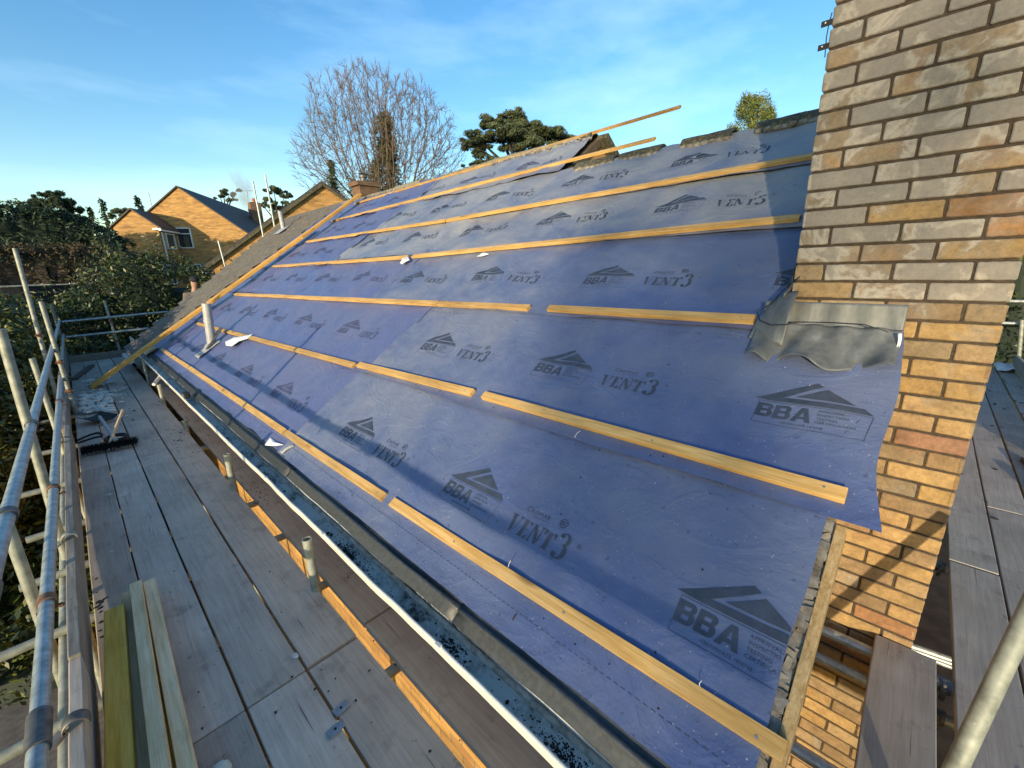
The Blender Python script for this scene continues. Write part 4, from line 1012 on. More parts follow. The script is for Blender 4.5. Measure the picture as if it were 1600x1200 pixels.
for (y,par,m_) in ((1.42,t1,'steel_dark'),(2.95,t2,'galv_old'),(5.2,t2,'steel_dark'),(7.6,t3,'steel_dark')):
    w=MB(); zt2=DZ+(0.232 if y<2 else 0.245)+0.028
    w.grid(lambda u,v:(-2.600+0.034*math.sin((u-0.5)*math.pi)*1.0,y-0.02+0.045*v,zt2-0.028+0.036*math.cos((u-0.5)*math.pi)),12,2)
    w.bar((-2.634,y,zt2-0.03),(-2.70,y-0.04,zt2-0.055),0.035,0.008); 
    w.build('board_clip',m_,par,solid=0.005)

# ---- gable-side deck
GD=DZ
for c,y1 in enumerate([-0.803,-1.008,-1.22,-1.44]):
    y0=y1-0.197
    for k,(x0,x1) in enumerate([(-1.9,0.96),(0.97,4.3),(4.31,7.7)] if c%2==0 else [(-1.9,1.9),(1.91,5.2),(5.21,7.7)]):
        board(x0,x1-0.008,y0,y1,GD+random.uniform(-.002,.002),'grey deck board right of the chimney, %s row, %s'%(ord_(c),['near','middle','far'][k]),'board_grey_x',axis='x',group='scaffold boards right of the chimney')
board(-1.7,-0.008,-0.745,-0.540,GD+0.016,'single loose board whose sawn end butts against the chimney','board_grey_x',axis='x',group='scaffold boards right of the chimney')
for (x,z,lb) in ((-0.07,-1.745,'upper tube passing under the loose board in front of the chimney'),(-0.12,-1.865,'lower tube passing under the loose board in front of the chimney'),(0.98,-1.775,'cross tube under the right deck just beyond the chimney'),(1.5,-1.775,'second cross tube under the right deck beyond the chimney'),(2.3,-1.775,'third cross tube under the right deck beyond the chimney'),(-0.75,-1.775,'cross tube near the camera under the right deck')):
    pole((x,-1.7 ,z),(x,-0.352 if x<0 else -0.6,z),lb,'galv',group='cross tubes under the right deck',coups=[((x,-0.775,z),(1,0,0))],cmat='steel_dark')
# lattice of tubes deep below the gap
for i,(x0,y0,z0,x1,y1,z1) in enumerate([(0.9,-0.60,-2.35,1.1,-1.7,-2.35),(1.2,-0.60,-2.6,1.4,-1.7,-2.6),(1.6,-0.6,-2.9,1.7,-1.7,-2.9),(0.9,-0.62,-2.3,2.6,-1.1,-4.2)]):
    pole((x0,y0,z0),(x1,y1,z1),'%s tube of the dark lattice far below the right deck'%ord_(i),'galv',group='tubes below the right deck',r=0.02)
w0=cd(1600,972,1.26); w1=cd(1492,1202,1.24); d=(w0-w1).normalized()
pole(w1-d*1.0,w0+d*0.12,'thick greenish upright tube in the lower right corner','galv_old',group=GR)
# far end of the right deck
fe=7.7; 
for z,lb in ((-0.20,'upper cross rail beyond the chimney'),(-0.62,'lower cross rail beyond the chimney')):
    a_=atX(1570,470 if z>-0.5 else 506,fe); b_=atX(1640,472 if z>-0.5 else 506,fe); pole(a_+Vector((0,0.9,0)),b_-Vector((0,0.8,0)),lb,'galv',group='rails at the far end of the right deck')
a_=atX(1597,500,fe-0.1); b_=atX(1592,575,fe-0.1); pole(Vector((b_.x,b_.y,DZ-0.02)),a_,'pale yellow upright tube beyond the chimney','galv_old',group='rails at the far end of the right deck')
q=atZ(1588,562,DZ+0.2); toe((7.6,q.y-0.02,DZ+0.01),(2.3,-1.80,DZ+0.01),'grey toe board along the outer side of the right deck',mat='board_grey_x')
q=atZ(1578,578,DZ); w=MB()
w.grid(lambda u,v:(q.x-0.3+0.6*u,q.y-0.16+0.32*v,DZ+0.03+0.10*max(0,noise.noise(Vector((u*3,v*3,2))))+0.05*math.sin(math.pi*u)*math.sin(math.pi*v)),14,10)
tag(w.build('white_rag','rag',solid=0.01),'crumpled white rag on the far right deck','rag')
for (A,B,lb) in (((3.1,-1.30,DZ+.02),(2.2,-1.42,DZ+.02),'weathered timber offcut lying on the right deck'),((2.5,-1.33,DZ+.05),(1.75,-1.47,DZ+.02),'round-ended timber on the right deck at the picture edge')):
    w=MB(); w.bar(A,B,0.07,0.04); tag(w.build('timber_offcut','post_wood',bevel=0.004),lb,'timber')
for k in range(1): 
    w=MB()
    for i in range(50):
        x=random.uniform(-0.5,7); y=random.uniform(-1.7,-0.85); clod(w,(x,y,DZ+0.004),random.uniform(0.004,0.02),1,flat=0.25)
    tag(w.build('deck_dirt','black_bits'),'dark crumbs of dirt scattered over the right deck','dirt',kind='stuff')

# ------------------------------------------------------------------ loose things on the main deck
def stick(pts,w_,t_,label,mat,roll=0.0):
    """sawn timber through two points on its top face"""
    p0,p1=Vector(pts[0]),Vector(pts[1]); x=(p1-p0).normalized(); z=Vector((0,0,1)); z=(z-x*z.dot(x)).normalized(); y=z.cross(x)
    if roll: z,y=(z*math.cos(roll)+y*math.sin(roll)),(y*math.cos(roll)-z*math.sin(roll))
    L0=(p1-p0).length; mb=MB(); mb.box((0,L0/2,0),(w_,L0,t_)); o=mb.build('timber_length',mat,bevel=0.003,org=(0,0,0))
    o.matrix_world=Matrix.Translation(p0)@Matrix((y*-1,x,z)).transposed().to_4x4(); return tag(o,label,'timber','sawn timbers stacked at the lower left')
def tp(px,py,z): return atZ(px,py,z)
def ext(a_,b_,k): return (a_,a_+(b_-a_)*k)
# four pieces, far ends visible, running out at the bottom of the picture
z1=DZ+0.045
stick(ext(tp(180,955,z1+.06),tp(189,1195,z1+.06),1.7),0.075,0.05,'bright yellow timber on the left side of the stack','stack_wood_yellow')
stick(ext(tp(196,932,z1+.01),tp(226,1195,z1+.01),1.7),0.045,0.05,'thin pale timber squeezed between the yellow one and the wide ones','stack_wood')
stick(ext(tp(213,915,z1+.075),tp(252,1195,z1+.075),1.7),0.050,0.05,'pale timber on top in the middle of the stack','stack_wood')
stick(ext(tp(234,912,z1+.05),tp(292,1195,z1+.05),1.7),0.050,0.05,'pale timber on the right side of the stack','stack_wood')
stick(ext(tp(222,925,z1),tp(272,1200,z1),1.5),0.04,0.04,'shaded olive timber lying below the pale ones','stack_wood_yellow')
q=tp(342,1196,DZ+0.05); w=MB(); bm=bmesh.new(); bmesh.ops.create_uvsphere(bm,u_segments=22,v_segments=10,radius=1)
w.add([Vector((q.x,q.y-0.01,DZ+0.03))+Vector((v.co.x*0.033,v.co.y*0.033,v.co.z*0.028))*(1+0.12*noise.noise(v.co*2.5)) for v in bm.verts],[tuple(x.index for x in f.verts) for f in bm.faces],0,None,True); bm.free()
tag(w.build('glove_tip','foil_pale'),'pale greenish rounded pad at the bottom edge beside the timbers','pad')
# two grey fixing plates bridging a joint
for (px,py,lb,rt_) in ((533,1106,'grey metal plate with a bolt hole, upper of two across the board joint',0.32),(524,1139,'grey metal plate with a bolt hole, lower of two across the board joint',0.30)):
    q=tp(px,py,DZ+0.006); rt=Matrix.Rotation(rt_-0.18,3,'Z'); root=thing('fixing_plate',(q.x,q.y,DZ),lb,'metal plate','grey fixing plates on the deck')
    w=MB(); w.box((q.x,q.y,DZ+0.005),(0.062,0.040,0.005),rt); w.build('plate','blade_grey',root,bevel=0.004)
    w=MB(); w.tube((q.x,q.y,DZ+0.0072),(q.x,q.y,DZ+0.0086),0.0055,12); w.build('bolt_hole','black_bits',root)
# broom: black bristle head, wooden handle going away
b0=tp(127,706,DZ+0.05); b1=tp(215,689,DZ+0.05); root=thing('broom',((b0+b1)/2-Vector((0,0,0.05))),'wide broom with black bristles lying across the deck','broom')
ax=(b1-b0).normalized(); 
w=MB(); w.bar(b0,b1,0.05,0.03); w.build('head','tool_black',root,bevel=0.006)
w=MB()
for i in range(2600):
    t=random.random(); p=b0.lerp(b1,t); an=random.uniform(-2.4,2.4); dv=(Vector((0,0,1))*math.cos(an)+ax.cross(Vector((0,0,1)))*math.sin(an)); 
    ln=random.uniform(0.035,0.062); p0=p+dv*0.008; p1=p+dv*ln+ax*random.uniform(-.012,.012); p1.z=max(p1.z,DZ+0.003); w.tube(p0,p1,0.0022,3,0.001,cap=False)
w.build('bristles','bristle',root)
w=MB(); h0=b0.lerp(b1,0.5)+Vector((0,0,0.03)); h1=tp(192,641,DZ+0.30); w.tube(h0,h1,0.014,12); w.build('handle','stack_wood',root)
# flat shovel behind the broom
s0=tp(149,664,DZ+0.02); s1=tp(186,653,DZ+0.02); root=thing('shovel',tp(167,660,DZ),'black bladed shovel with a grey shaft and black grip behind the broom','shovel')
w=MB(); ax=(s1-s0).normalized(); bk=Vector((-ax.y,ax.x,0)); w.grid(lambda u,v:s0+(s1-s0)*u+bk*(0.30*v)+Vector((0,0,0.012+0.04*(abs(u-0.5)*2)**3+0.02*v)),10,6); w.build('blade','tool_black',root,solid=0.006)
w=MB(); w.bar(s0-Vector((0,0,0.005)),s1-Vector((0,0,0.005)),0.014,0.01); w.build('blade_edge','blade_grey',root)
w=MB(); m0=(s0+s1)/2+bk*0.12+Vector((0,0,.05)); m1=tp(181,688,DZ+0.10); w.tube(m0,m1,0.018,12); w.build('shaft','pvc_grey',root)
w=MB(); gr=tp(182,684,DZ+0.07); 
for i in range(16):
    a0=2*math.pi*i/16; a1_=2*math.pi*(i+1)/16; w.tube(gr+Vector((0.085*math.cos(a0),0.11*math.sin(a0),0)),gr+Vector((0.085*math.cos(a1_),0.11*math.sin(a1_),0)),0.02,8)
w.build('grip','tool_black',root)
# black strap / gloves
w=MB(); s0=tp(121,688,DZ+0.012); pts=[s0,tp(132,683,DZ+.012),tp(142,679,DZ+.014),tp(152,676,DZ+.014),tp(159,678,DZ+.012),tp(158,682,DZ+.012),tp(146,684,DZ+.012),tp(134,688,DZ+.012),tp(122,692,DZ+.012)]
w.path(pts,0.012,6); tag(w.build('strap','tool_black'),'looped black strap lying left of the broom','strap')
# dark batten offcut on far deck
w=MB(); w.bar(tp(116,592,DZ+.03),tp(143,571,DZ+.03),0.09,0.04); tag(w.build('timber_offcut','post_wood',bevel=0.004),'dark timber offcut lying on the far deck','timber')
# rubble: pale foam / plaster flakes
random.seed(21)
heap=[((128,622),(176,650),110,(0.03,0.085)),((125,608),(195,645),60,(0.015,0.045)),((140,600),(165,612),5,(0.03,0.07)),((130,650),(205,652),22,(0.012,0.03)),((120,596),(140,612),8,(0.02,0.04))]
rb=MB()
for (a1,b1,n,rr) in heap:
    for i in range(n):
        px=random.uniform(a1[0],b1[0]); py=random.uniform(a1[1],b1[1]); q=tp(px,py,DZ); r=random.uniform(*rr)
        r*=0.72; clod(rb,(q.x,q.y,DZ+r*0.25+random.random()*0.05*(n>30)),r,1,flat=random.uniform(.3,.7))
tag(rb.build('rubble_heap','rubble_pale'),'heap of pale broken mortar flakes on the far left of the deck','rubble',kind='stuff')
for (px,py,r,lb) in ((155,614,0.13,'largest flat pale flake beside the foot of the leaning plank'),(138,594,0.08,'pale flake just left of the foot of the leaning plank'),(173,597,0.07,'pale flake right of the foot of the leaning plank'),(170,772,0.02,'small white chip on the board nearest the toe boards'),(173,861,0.012,'tiny white chip on the deck halfway to the stacked timbers'),(461,1024,0.016,'pale scrap caught in the board joint near the camera')):
    w=MB(); q=tp(px,py,DZ+.01); clod(w,(q.x,q.y,DZ+0.008),r,2,flat=0.10); tag(w.build('mortar_flake','rubble_pale'),lb,'flake','pale flakes lying on the deck')
# black leaf and moss crumbs
db=MB()
spots=[((132,850),(168,940),26,(0.004,0.014)),((128,940),(160,1010),50,(0.005,0.018)),((130,560),(210,660),60,(0.006,0.020)),((240,620),(300,690),30,(0.005,0.016)),((130,780),(520,1180),34,(0.002,0.007)),((240,560),(330,720),80,(0.003,0.010)),((385,760),(420,800),50,(0.003,0.009)),((500,900),(720,1180),14,(0.002,0.007))]
for (a1,b1,n,rr) in spots:
    for i in range(n):
        q=tp(random.uniform(a1[0],b1[0]),random.uniform(a1[1],b1[1]),DZ)
        if -1.71<q.x<-1.655 or q.x<-2.55: continue
        clod(db,(q.x,q.y,DZ+0.004),random.uniform(*rr),1,flat=0.22)
tag(db.build('moss_crumbs','black_bits'),'black moss crumbs and leaf bits scattered over the deck','dirt',kind='stuff')
# tape measure on the gutter
q=Vector((GX+0.02,atX(286,612,GX).y,gzr+0.045)); root=thing('tape_measure',(q.x,q.y,q.z-0.04),'small black and silver tape measure perched on the gutter','tape measure')
w=MB(); w.box(q,(0.055,0.11,0.07)); w.build('case','tool_black',root,bevel=0.012)
w=MB(); w.box(q+Vector((-0.03,0,-0.003)),(0.006,0.075,0.045)); w.build('face_plate','blade_grey',root,bevel=0.004)
# short pipe stub sticking from under the gutter
q=atX(262,635,GX+0.02); w=MB(); w.tube(Vector((-1.72,q.y-0.1,-1.45)),Vector((-1.55,q.y+0.25,-1.36)),0.022,14,hollow=True); tag(w.build('overflow_pipe','upvc'),'short white pipe poking out below the far gutter','pipe')

# ------------------------------------------------------------------ things on the stripped roof
s_,y_=sy(330,543); root=thing('vent_pipe',rp(s_,y_,0),'grey soil vent pipe standing in the far violet underlay','vent pipe')
tp_=atY(322,474,y_-0.02); b0=rp(s_,y_,-0.02)
w=MB(); w.tube(b0,tp_,0.055,22,hollow=True); w.build('pipe','pvc_grey',root)
w=MB(); m=b0.lerp(tp_,0.62); d=(tp_-b0).normalized(); w.tube(m-d*0.02,m+d*0.02,0.060,22); w.build('collar','pvc_grey',root)
w=MB(); w.grid(lambda u,v:rp(s_-0.22+0.36*v,y_-0.13+0.26*u,0.02+0.05*math.exp(-((u-.5)**2+(v-.6)**2)*18)+0.02*noise.noise(Vector((u*3,v*3,4)))),14,16); w.build('weathering_slate','pvc_grey',root,solid=0.005)
# stub of slate and dark batten leaning on the pipe
a1=atroof(322,546,0.03); b1=atroof(346,512,0.13); w=MB(); w.bar(a1,b1,0.10,0.022,up=RN); tag(w.build('slate_offcut','steel_dark',bevel=0.003),'dark flat offcut leaning against the grey vent pipe','offcut')
# white torn felt pieces
def scrap(pts,lb,h=0.02,name='felt_scrap',mat='rag',wob_=0.02):
    P=[atroof(x,y,h) for x,y in pts]; c=sum(P,Vector())/len(P); mb=MB(); n=len(P); vs=[c+RN*wob_]; rings=[]
    for k in (0.5,1.0):
        for i,p in enumerate(P): vs.append(c.lerp(p,k)+RN*(wob_*(1-k)+wob_*0.6*noise.noise(Vector((i*1.3,k*4,c.y)))))
    fs=[(0,1+i,1+(i+1)%n) for i in range(n)]+[(1+i,1+n+i,1+n+(i+1)%n,1+(i+1)%n) for i in range(n)]
    mb.add(vs,fs); return tag(mb.build(name,mat,solid=0.002),lb,'scrap','white offcuts lying on the underlay')
scrap([(352,534),(366,527),(381,525),(394,522),(388,529),(374,533),(362,541),(353,540)],'torn white strip lying over the long second row batten',h=0.05)
scrap([(413,696),(422,684),(430,690),(443,695),(430,697)],'white paper triangle at the foot of the underlay seam',h=0.02,wob_=0.01)
scrap([(437,706),(447,699),(457,694),(460,697),(449,703),(441,709)],'grey crumpled strip beside the white paper triangle',h=0.02,mat='pvc_grey',wob_=0.012)
scrap([(625,411),(629,403),(637,401),(640,406),(634,409),(628,413)],'white scrap sitting on the joint of the fourth row battens',h=0.075)
scrap([(745,401),(757,395),(764,397),(752,401)],'pale torn lip of underlay hanging below the fourth row batten',h=0.06,mat='rag')
# offcut of lead / felt at eaves corner
scrap([(222,550),(238,543),(246,541),(243,547),(228,555)],'pale batten offcut at the foot of the leaning plank by the eaves',h=0.04,mat='stack_wood')
# loose nails / wires
for (px,py,qx,qy,lb) in ((793,893,798,876,'thin white wire standing up behind the lowest batten'),(1094,1082,1096,1064,'bright nail standing up in the lowest batten'),(897,685,907,673,'curl of white thread below the second row batten')):
    w=MB(); p=atroof(px,py,0.02); q=atroof(qx,qy,0.05); m_=(p+q)/2+RS*0.006+RY*0.006; w.path([p,m_,q],0.0014,6); tag(w.build('loose_wire','upvc'),lb,'wire','loose bits of wire on the underlay')
# dark leaf
w=MB(); p=atroof(805,965,0.012); w.grid(lambda u,v:p+RS*(0.03*(v-.5))+RY*(0.016*(u-.5)*(1-(2*v-1)**2)**.5)+RN*(0.008*math.sin(u*3)),6,8); tag(w.build('dead_leaf','beech_brown'),'single curled brown leaf below the lowest batten','leaf')
# grit on the felt
w=MB(); random.seed(5)
for i in range(260):
    y=random.uniform(-0.3,4.5); s=random.choice([random.uniform(-1.75,-1.64),random.uniform(-1.6,0),random.uniform(-0.95,-0.88),random.uniform(-1.6,-0.9)])
    clod(w,rp(s,y,0.016 if s<-.9 else 0.026),random.uniform(0.0015,0.0045),1,flat=0.6)
tag(w.build('roof_grit','black_bits'),'black grit and moss crumbs on the underlay','dirt',kind='stuff')
w=MB()
for i in range(130):
    y=random.uniform(-0.3,7); s=random.uniform(-1.7,2.2)
    if s>-0.05 and y<0.1: continue
    clod(w,rp(s,y,0.014+0.018*max(0,(s+1))),random.uniform(0.0012,0.0035),1,flat=0.6)
tag(w.build('mortar_dust','rubble_pale'),'tiny pale mortar crumbs on the underlay','dust',kind='stuff')

# ------------------------------------------------------------------ houses behind
def azv(a): return Vector((math.cos(R_(a)),math.sin(R_(a)),0))
def gable(name,label,apex,n,wl,wr,el,er,depth,zb,mat='brick_far',roofmat='slate_roof',over=0.12):
    """gable wall through apex with inward normal n (ridge direction). wl/wr = half widths left/right, el/er eave heights"""
    a_=Vector(apex); r=Vector((n.y,-n.x,0))   # to the right seen from the front
    root=thing(name,(a_.x,a_.y,zb),label,'house'); back=n*depth
    P=lambda x,z,d=0: Vector((a_.x,a_.y,0))+r*x+n*d+Vector((0,0,z))
    uv=lambda p:((p-a_).dot(r)+(p-a_).dot(n),p.z)
    w=MB(); w.add([P(-wl,zb),P(wr,zb),P(wr,er),P(0,a_.z),P(-wl,el)],[(0,1,2,3,4)])
    w.add([P(wr,zb),P(wr,zb,depth),P(wr,er,depth),P(wr,er)],[(0,1,2,3)]); w.add([P(-wl,zb,depth),P(-wl,zb),P(-wl,el),P(-wl,el,depth)],[(0,1,2,3)])
    w.add([P(wr,zb,depth),P(-wl,zb,depth),P(-wl,el,depth),P(0,a_.z,depth),P(wr,er,depth)],[(0,1,2,3,4)])
    w.build('wall',mat,root,uvf=uv)
    w=MB(); t=0.09
    for sgn,wd,ez in ((1,wr,er),(-1,wl,el)):
        sl=(a_.z-ez)/wd; xo=wd+0.22; zo=ez-0.22*sl
        v=[P(0,a_.z+.02,-over),P(sgn*xo,zo+.02,-over),P(sgn*xo,zo+.02,depth+over),P(0,a_.z+.02,depth+over)]
        w.add(v+[p+Vector((0,0,t)) for p in v],[(0,1,2,3),(7,6,5,4),(0,4,5,1),(1,5,6,2),(2,6,7,3)])
    w.build('roof',roofmat,root)
    w=MB()
    for sgn,wd,ez in ((1,wr,er),(-1,wl,el)):
        sl=(a_.z-ez)/wd; xo=wd+0.27; zo=ez-0.27*sl; w.tube(P(sgn*xo,zo-.03,-over),P(sgn*xo,zo-.03,depth),0.055,10)
        w.bar(P(sgn*(xo-0.13),zo-.06,-over),P(sgn*(xo-0.11),zo-.05,depth),0.18,0.08)
    w.build('gutter','upvc',root)
    return root,P
def window(P,x,z,w_,h,root,d=0,split=True,tr=0.28):
    mb=MB(); th=0.07; o=P(x,z,d); r=(P(x+1,z,d)-o); n=P(x,z,d+1)-o
    rot=Matrix((r,n,Vector((0,0,1)))).transposed()
    f=lambda cx,cz,ww,hh: mb.box(o+r*cx+Vector((0,0,cz))-n*0.03,(ww,0.10,hh),rot)
    f(0,h/2,w_,th); f(0,-h/2,w_+0.08,th); f(-w_/2,0,th,h); f(w_/2,0,th,h)
    if split: f(0,h/2-h*tr,w_-th,th*0.8)
    fr=mb.build('window','upvc',root); g=MB(); g.box(o-n*0.0,(w_,0.04,h),rot); g.build('pane','glass',fr)
n1=azv(57); D1=Vector((0,0,0)); p1=CC+ray(277,293)*36
def onw(px,py,p,n): return onp(px,py,p,n)
rr=Vector((n1.y,-n1.x,0))
er_=onw(388,366,p1,n1); wr_=(er_-p1).dot(rr)
far_,PF=gable('detached_house','large far brick house with a tall gable and dark tiled roof',p1,n1,wr_,wr_,er_.z,er_.z,12,-2.7)
# its smaller wing in front
WD=2.1; p2=onw(205,328,p1-n1*(WD+0.05),n1); e2=onw(246,354,p2,n1); w2=(e2-p2).dot(rr)
wing=MB()
P2=lambda x,z,d=0: Vector((p2.x,p2.y,0))+rr*x+n1*d+Vector((0,0,z))
uv2=lambda p:((p-p2).dot(rr)+(p-p2).dot(n1),p.z)
wl2=w2*1.0; zb=-2.7
wing.add([P2(-wl2,zb),P2(w2,zb),P2(w2,e2.z),P2(0,p2.z),P2(-wl2,e2.z)],[(0,1,2,3,4)]); wing.add([P2(w2,zb),P2(w2,zb,WD),P2(w2,e2.z,WD),P2(w2,e2.z)],[(0,1,2,3)]); wing.add([P2(-wl2,zb,WD),P2(-wl2,zb),P2(-wl2,e2.z),P2(-wl2,e2.z,WD)],[(0,1,2,3)])
wing.build('wing_wall','brick_far',far_,uvf=uv2)
w=MB()
for sg in (1,-1):
    sl=(p2.z-e2.z)/w2; v=[P2(0,p2.z+.02,-.12),P2(sg*(w2+.22),e2.z-.22*sl+.02,-.12),P2(sg*(w2+.22),e2.z-.22*sl+.02,WD),P2(0,p2.z+.02,WD)]; w.add(v+[q+Vector((0,0,.09)) for q in v],[(0,1,2,3),(7,6,5,4),(0,4,5,1),(1,5,6,2)])
w.build('wing_roof','slate_roof',far_)
w=MB(); sl=(p2.z-e2.z)/w2; w.bar(P2(w2+.14,e2.z-.24*sl,-.12),P2(w2+.14,e2.z-.24*sl,WD-.05),0.14,0.12); w.tube(P2(w2+0.05,e2.z-.3,0.2),P2(w2+0.05,zb,0.2),0.045,8); w.bar(P2(w2-.25,e2.z-.14,-.05),P2(w2+.2,e2.z-.14,-.05),0.08,0.10); w.build('wing_gutter','upvc',far_)
# windows: one in the wing's side wall, one on the main gable
def wallwin(px,py,base,nn,w_,h):
    q=onp(px,py,base,nn); 
    return q
q=onp(265,373,P2(w2,0,0),rr); 
PS=lambda x,z,d=0: Vector((q.x,q.y,0))+n1*x-rr*d+Vector((0,0,z))
window(PS,0,q.z,0.95,1.2,far_,d=0); q=onp(266,429,P2(w2,0,0),rr); window(PS,0,q.z,1.1,1.1,far_,d=0)
q=onw(289,372,p1,n1); window(PF,(q-p1).dot(rr),q.z,0.8,1.2,far_); q=onw(300,427,p1,n1); window(PF,(q-p1).dot(rr),q.z,1.25,1.1,far_)
# chimney on the far slope with aerial
q=onw(398,325,p1+n1*9,n1); w=MB(); w.box((q.x,q.y,q.z-0.9),(0.8,0.8,2.6)); cb=w.build('chimney','brick_far_dark',far_,uvf=lambda p:(p.x+p.y,p.z))
w=MB(); w.tube((q.x,q.y,q.z+.4),(q.x,q.y,q.z+.75),.14,12,.11); w.build('chimney_pot','clay_pot',cb)
w=MB(); a1=onw(388,330,p1+n1*9,n1); a2=onw(386,298,p1+n1*9,n1); w.tube(a1,a2,0.03,8); w.bar(a2-rr*0.3,a2+rr*0.7,0.02,0.02)
for k in range(6): w.bar(a2+rr*(-0.2+k*0.15)-n1*0.25,a2+rr*(-0.2+k*0.15)+n1*0.25,0.015,0.015)
w.build('aerial','pvc_grey',cb)
w=MB(); a1=onw(232,300,p1,n1); w.tube(a1+Vector((0,0,-0.8)),a1,0.02,6); w.bar(a1-rr*.25,a1+rr*.25,.02,.02); w.build('aerial','pvc_grey',far_)
# nearer house, brick gable with long left slope
n2=azv(72); p3=CC+ray(503,288)*19; r3=Vector((n2.y,-n2.x,0))
e3=onw(325,416,p3,n2); wl3=-(e3-p3).dot(r3)
near_,PN=gable('brick_bungalow','nearer brick house whose long roof edge rises to a gable above the tiled roof',p3,n2,wl3,wl3,e3.z,e3.z,9,-4.0,over=0.10)
w=MB()
sl=(p3.z-e3.z)/wl3
for sg in (-1,1): w.bar(PN(0,p3.z-0.02,-0.13),PN(sg*(wl3+.2),e3.z-.2*sl-.02,-0.13),0.05,0.09)
w.build('bargeboard','ridge_mossy',near_)
w=MB(); w.tube(PN(-wl3-.1,e3.z-.25,.0),PN(-wl3+.25,e3.z-.9,.0),.05,8); w.tube(PN(-wl3+.25,e3.z-.9,0),PN(-wl3+.25,-4,0),.05,8); w.tube(PN(-wl3-.3,e3.z-.18,-.2),PN(-wl3+.9,e3.z-.65,-.2),.05,8); w.build('downpipe','upvc',near_)
# two tubes of another scaffold behind the tiled roof + a third
for (a1,b1,Y,lb) in (((395,283),(413,378),14.2,'left of two tall tubes standing behind the tiled roof'),((414,273),(431,365),14.0,'right of two tall tubes standing behind the tiled roof'),((341,376),(348,402),14.6,'short tube standing behind the tiled roof, left of the tall ones')):
    t_=atY(*a1,Y); b_=atY(*b1,Y); pole(b_-(t_-b_)*0.6,t_,lb,'galv',group='tubes behind the tiled roof')

# person beyond the tiled roof
pp=atY(301,442,13.2); root=thing('person',(pp.x,pp.y,pp.z-1.65),'person in a black cap and grey jumper, head bent, behind the tiled roof edge','person')
def skin(name,pts,edges,rad,mat,parent):
    me=bpy.data.meshes.new(name); o0=parent.location; me.from_pydata([tuple(Vector(p)-o0) for p in pts],edges,[]); ob=bpy.data.objects.new(name,me); COL.objects.link(ob); ob.parent=parent; ob['_w']=tuple(o0)
    md=ob.modifiers.new('k','SKIN'); 
    for i,r in enumerate(rad): me.skin_vertices[0].data[i].radius=(r,r) if isinstance(r,float) else r
    me.skin_vertices[0].data[0].use_root=True
    m2=ob.modifiers.new('u','SUBSURF'); m2.levels=2; m2.render_levels=2; me.materials.append(MAT[mat]); return ob
hd=pp+Vector((0,0,0.0)); V=Vector
body=[hd+V(p) for p in [(0,0,-0.72),(0,0,-0.50),(0,0,-0.33),(0,0,-0.22),(0.02,-0.02,-0.13),(0.03,-0.04,-0.02),(0.04,-0.05,0.08),
   (-0.18,0,-0.30),(-0.26,-0.05,-0.56),(-0.10,-0.25,-0.70),(0.18,0,-0.30),(0.27,-0.05,-0.56),(0.12,-0.25,-0.70),(-0.10,0,-0.85),(-0.11,-0.03,-1.24),(-0.11,0,-1.62),(0.10,0,-0.85),(0.11,-0.03,-1.24),(0.11,0,-1.62)]]
skin('body',body,[(0,1),(1,2),(2,3),(3,4),(4,5),(5,6),(2,7),(7,8),(8,9),(2,10),(10,11),(11,12),(0,13),(13,14),(14,15),(0,16),(16,17),(17,18)],[0.15,0.16,0.17,0.08,0.06,0.095,0.08,0.075,0.055,0.04,0.075,0.055,0.04,0.095,0.065,0.045,0.095,0.065,0.045],'skin',root)
skin('jumper',body[:4]+body[7:13],[(0,1),(1,2),(2,3),(2,4),(4,5),(5,6),(2,7),(7,8),(8,9)],[0.17,0.185,0.195,0.09,0.095,0.075,0.055,0.095,0.075,0.055],'jumper',root)
w=MB(); bm=bmesh.new(); bmesh.ops.create_uvsphere(bm,u_segments=20,v_segments=12,radius=1)
hc=hd+V((0.035,-0.045,0.06)); w.add([hc+V((v.co.x*0.112,v.co.y*0.12,max(v.co.z,-0.15)*0.105)) for v in bm.verts],[tuple(x.index for x in f.verts) for f in bm.faces],0,None,True); bm.free()
w.grid(lambda u,v:hc+V(((u-.5)*0.15,-0.10-0.09*v*(1-(2*u-1)**2*0.5),-0.02-0.02*v)),8,4); w.build('cap','cap_black',root,solid=0.004)

# trampoline behind the rails at the far left
root=thing('trampoline',atY(35,520,19)*1.0,'round trampoline with dark safety net on curved poles behind the left bushes','trampoline')
tc_=atY(20,480,19); rad_=1.5; 
net_=MB(); 
for i in range(28):
    a0=2*math.pi*i/28; a1_=2*math.pi*(i+1)/28; 
    for z in (0.0,0.85,1.6): net_.tube(tc_+V((rad_*math.cos(a0),rad_*math.sin(a0),z-1.0)),tc_+V((rad_*math.cos(a1_),rad_*math.sin(a1_),z-1.0)),0.018 if z else 0.05,5)
net_.build('frame','galv_old',root)
for i in range(8):
    a0=2*math.pi*i/8+0.3; w=MB(); c_,s__=math.cos(a0),math.sin(a0); w.path([tc_+V((rad_*c_*1.02,rad_*s__*1.02,-1.8)),tc_+V((rad_*c_*1.12,rad_*s__*1.12,-0.6)),tc_+V((rad_*c_*1.08,rad_*s__*1.08,0.2)),tc_+V((rad_*c_,rad_*s__,0.65))],0.025,8); w.build('net_pole','galv',root)
w=MB(); 
for i in range(28):
    a0=2*math.pi*i/28; a1_=2*math.pi*(i+1)/28; w.add([tc_+V((rad_*math.cos(a)*.98,rad_*math.sin(a)*.98,z)) for a,z in ((a0,-1),(a1_,-1),(a1_,0.6),(a0,0.6))],[(0,1,2,3)])
w.build('net','net',root)

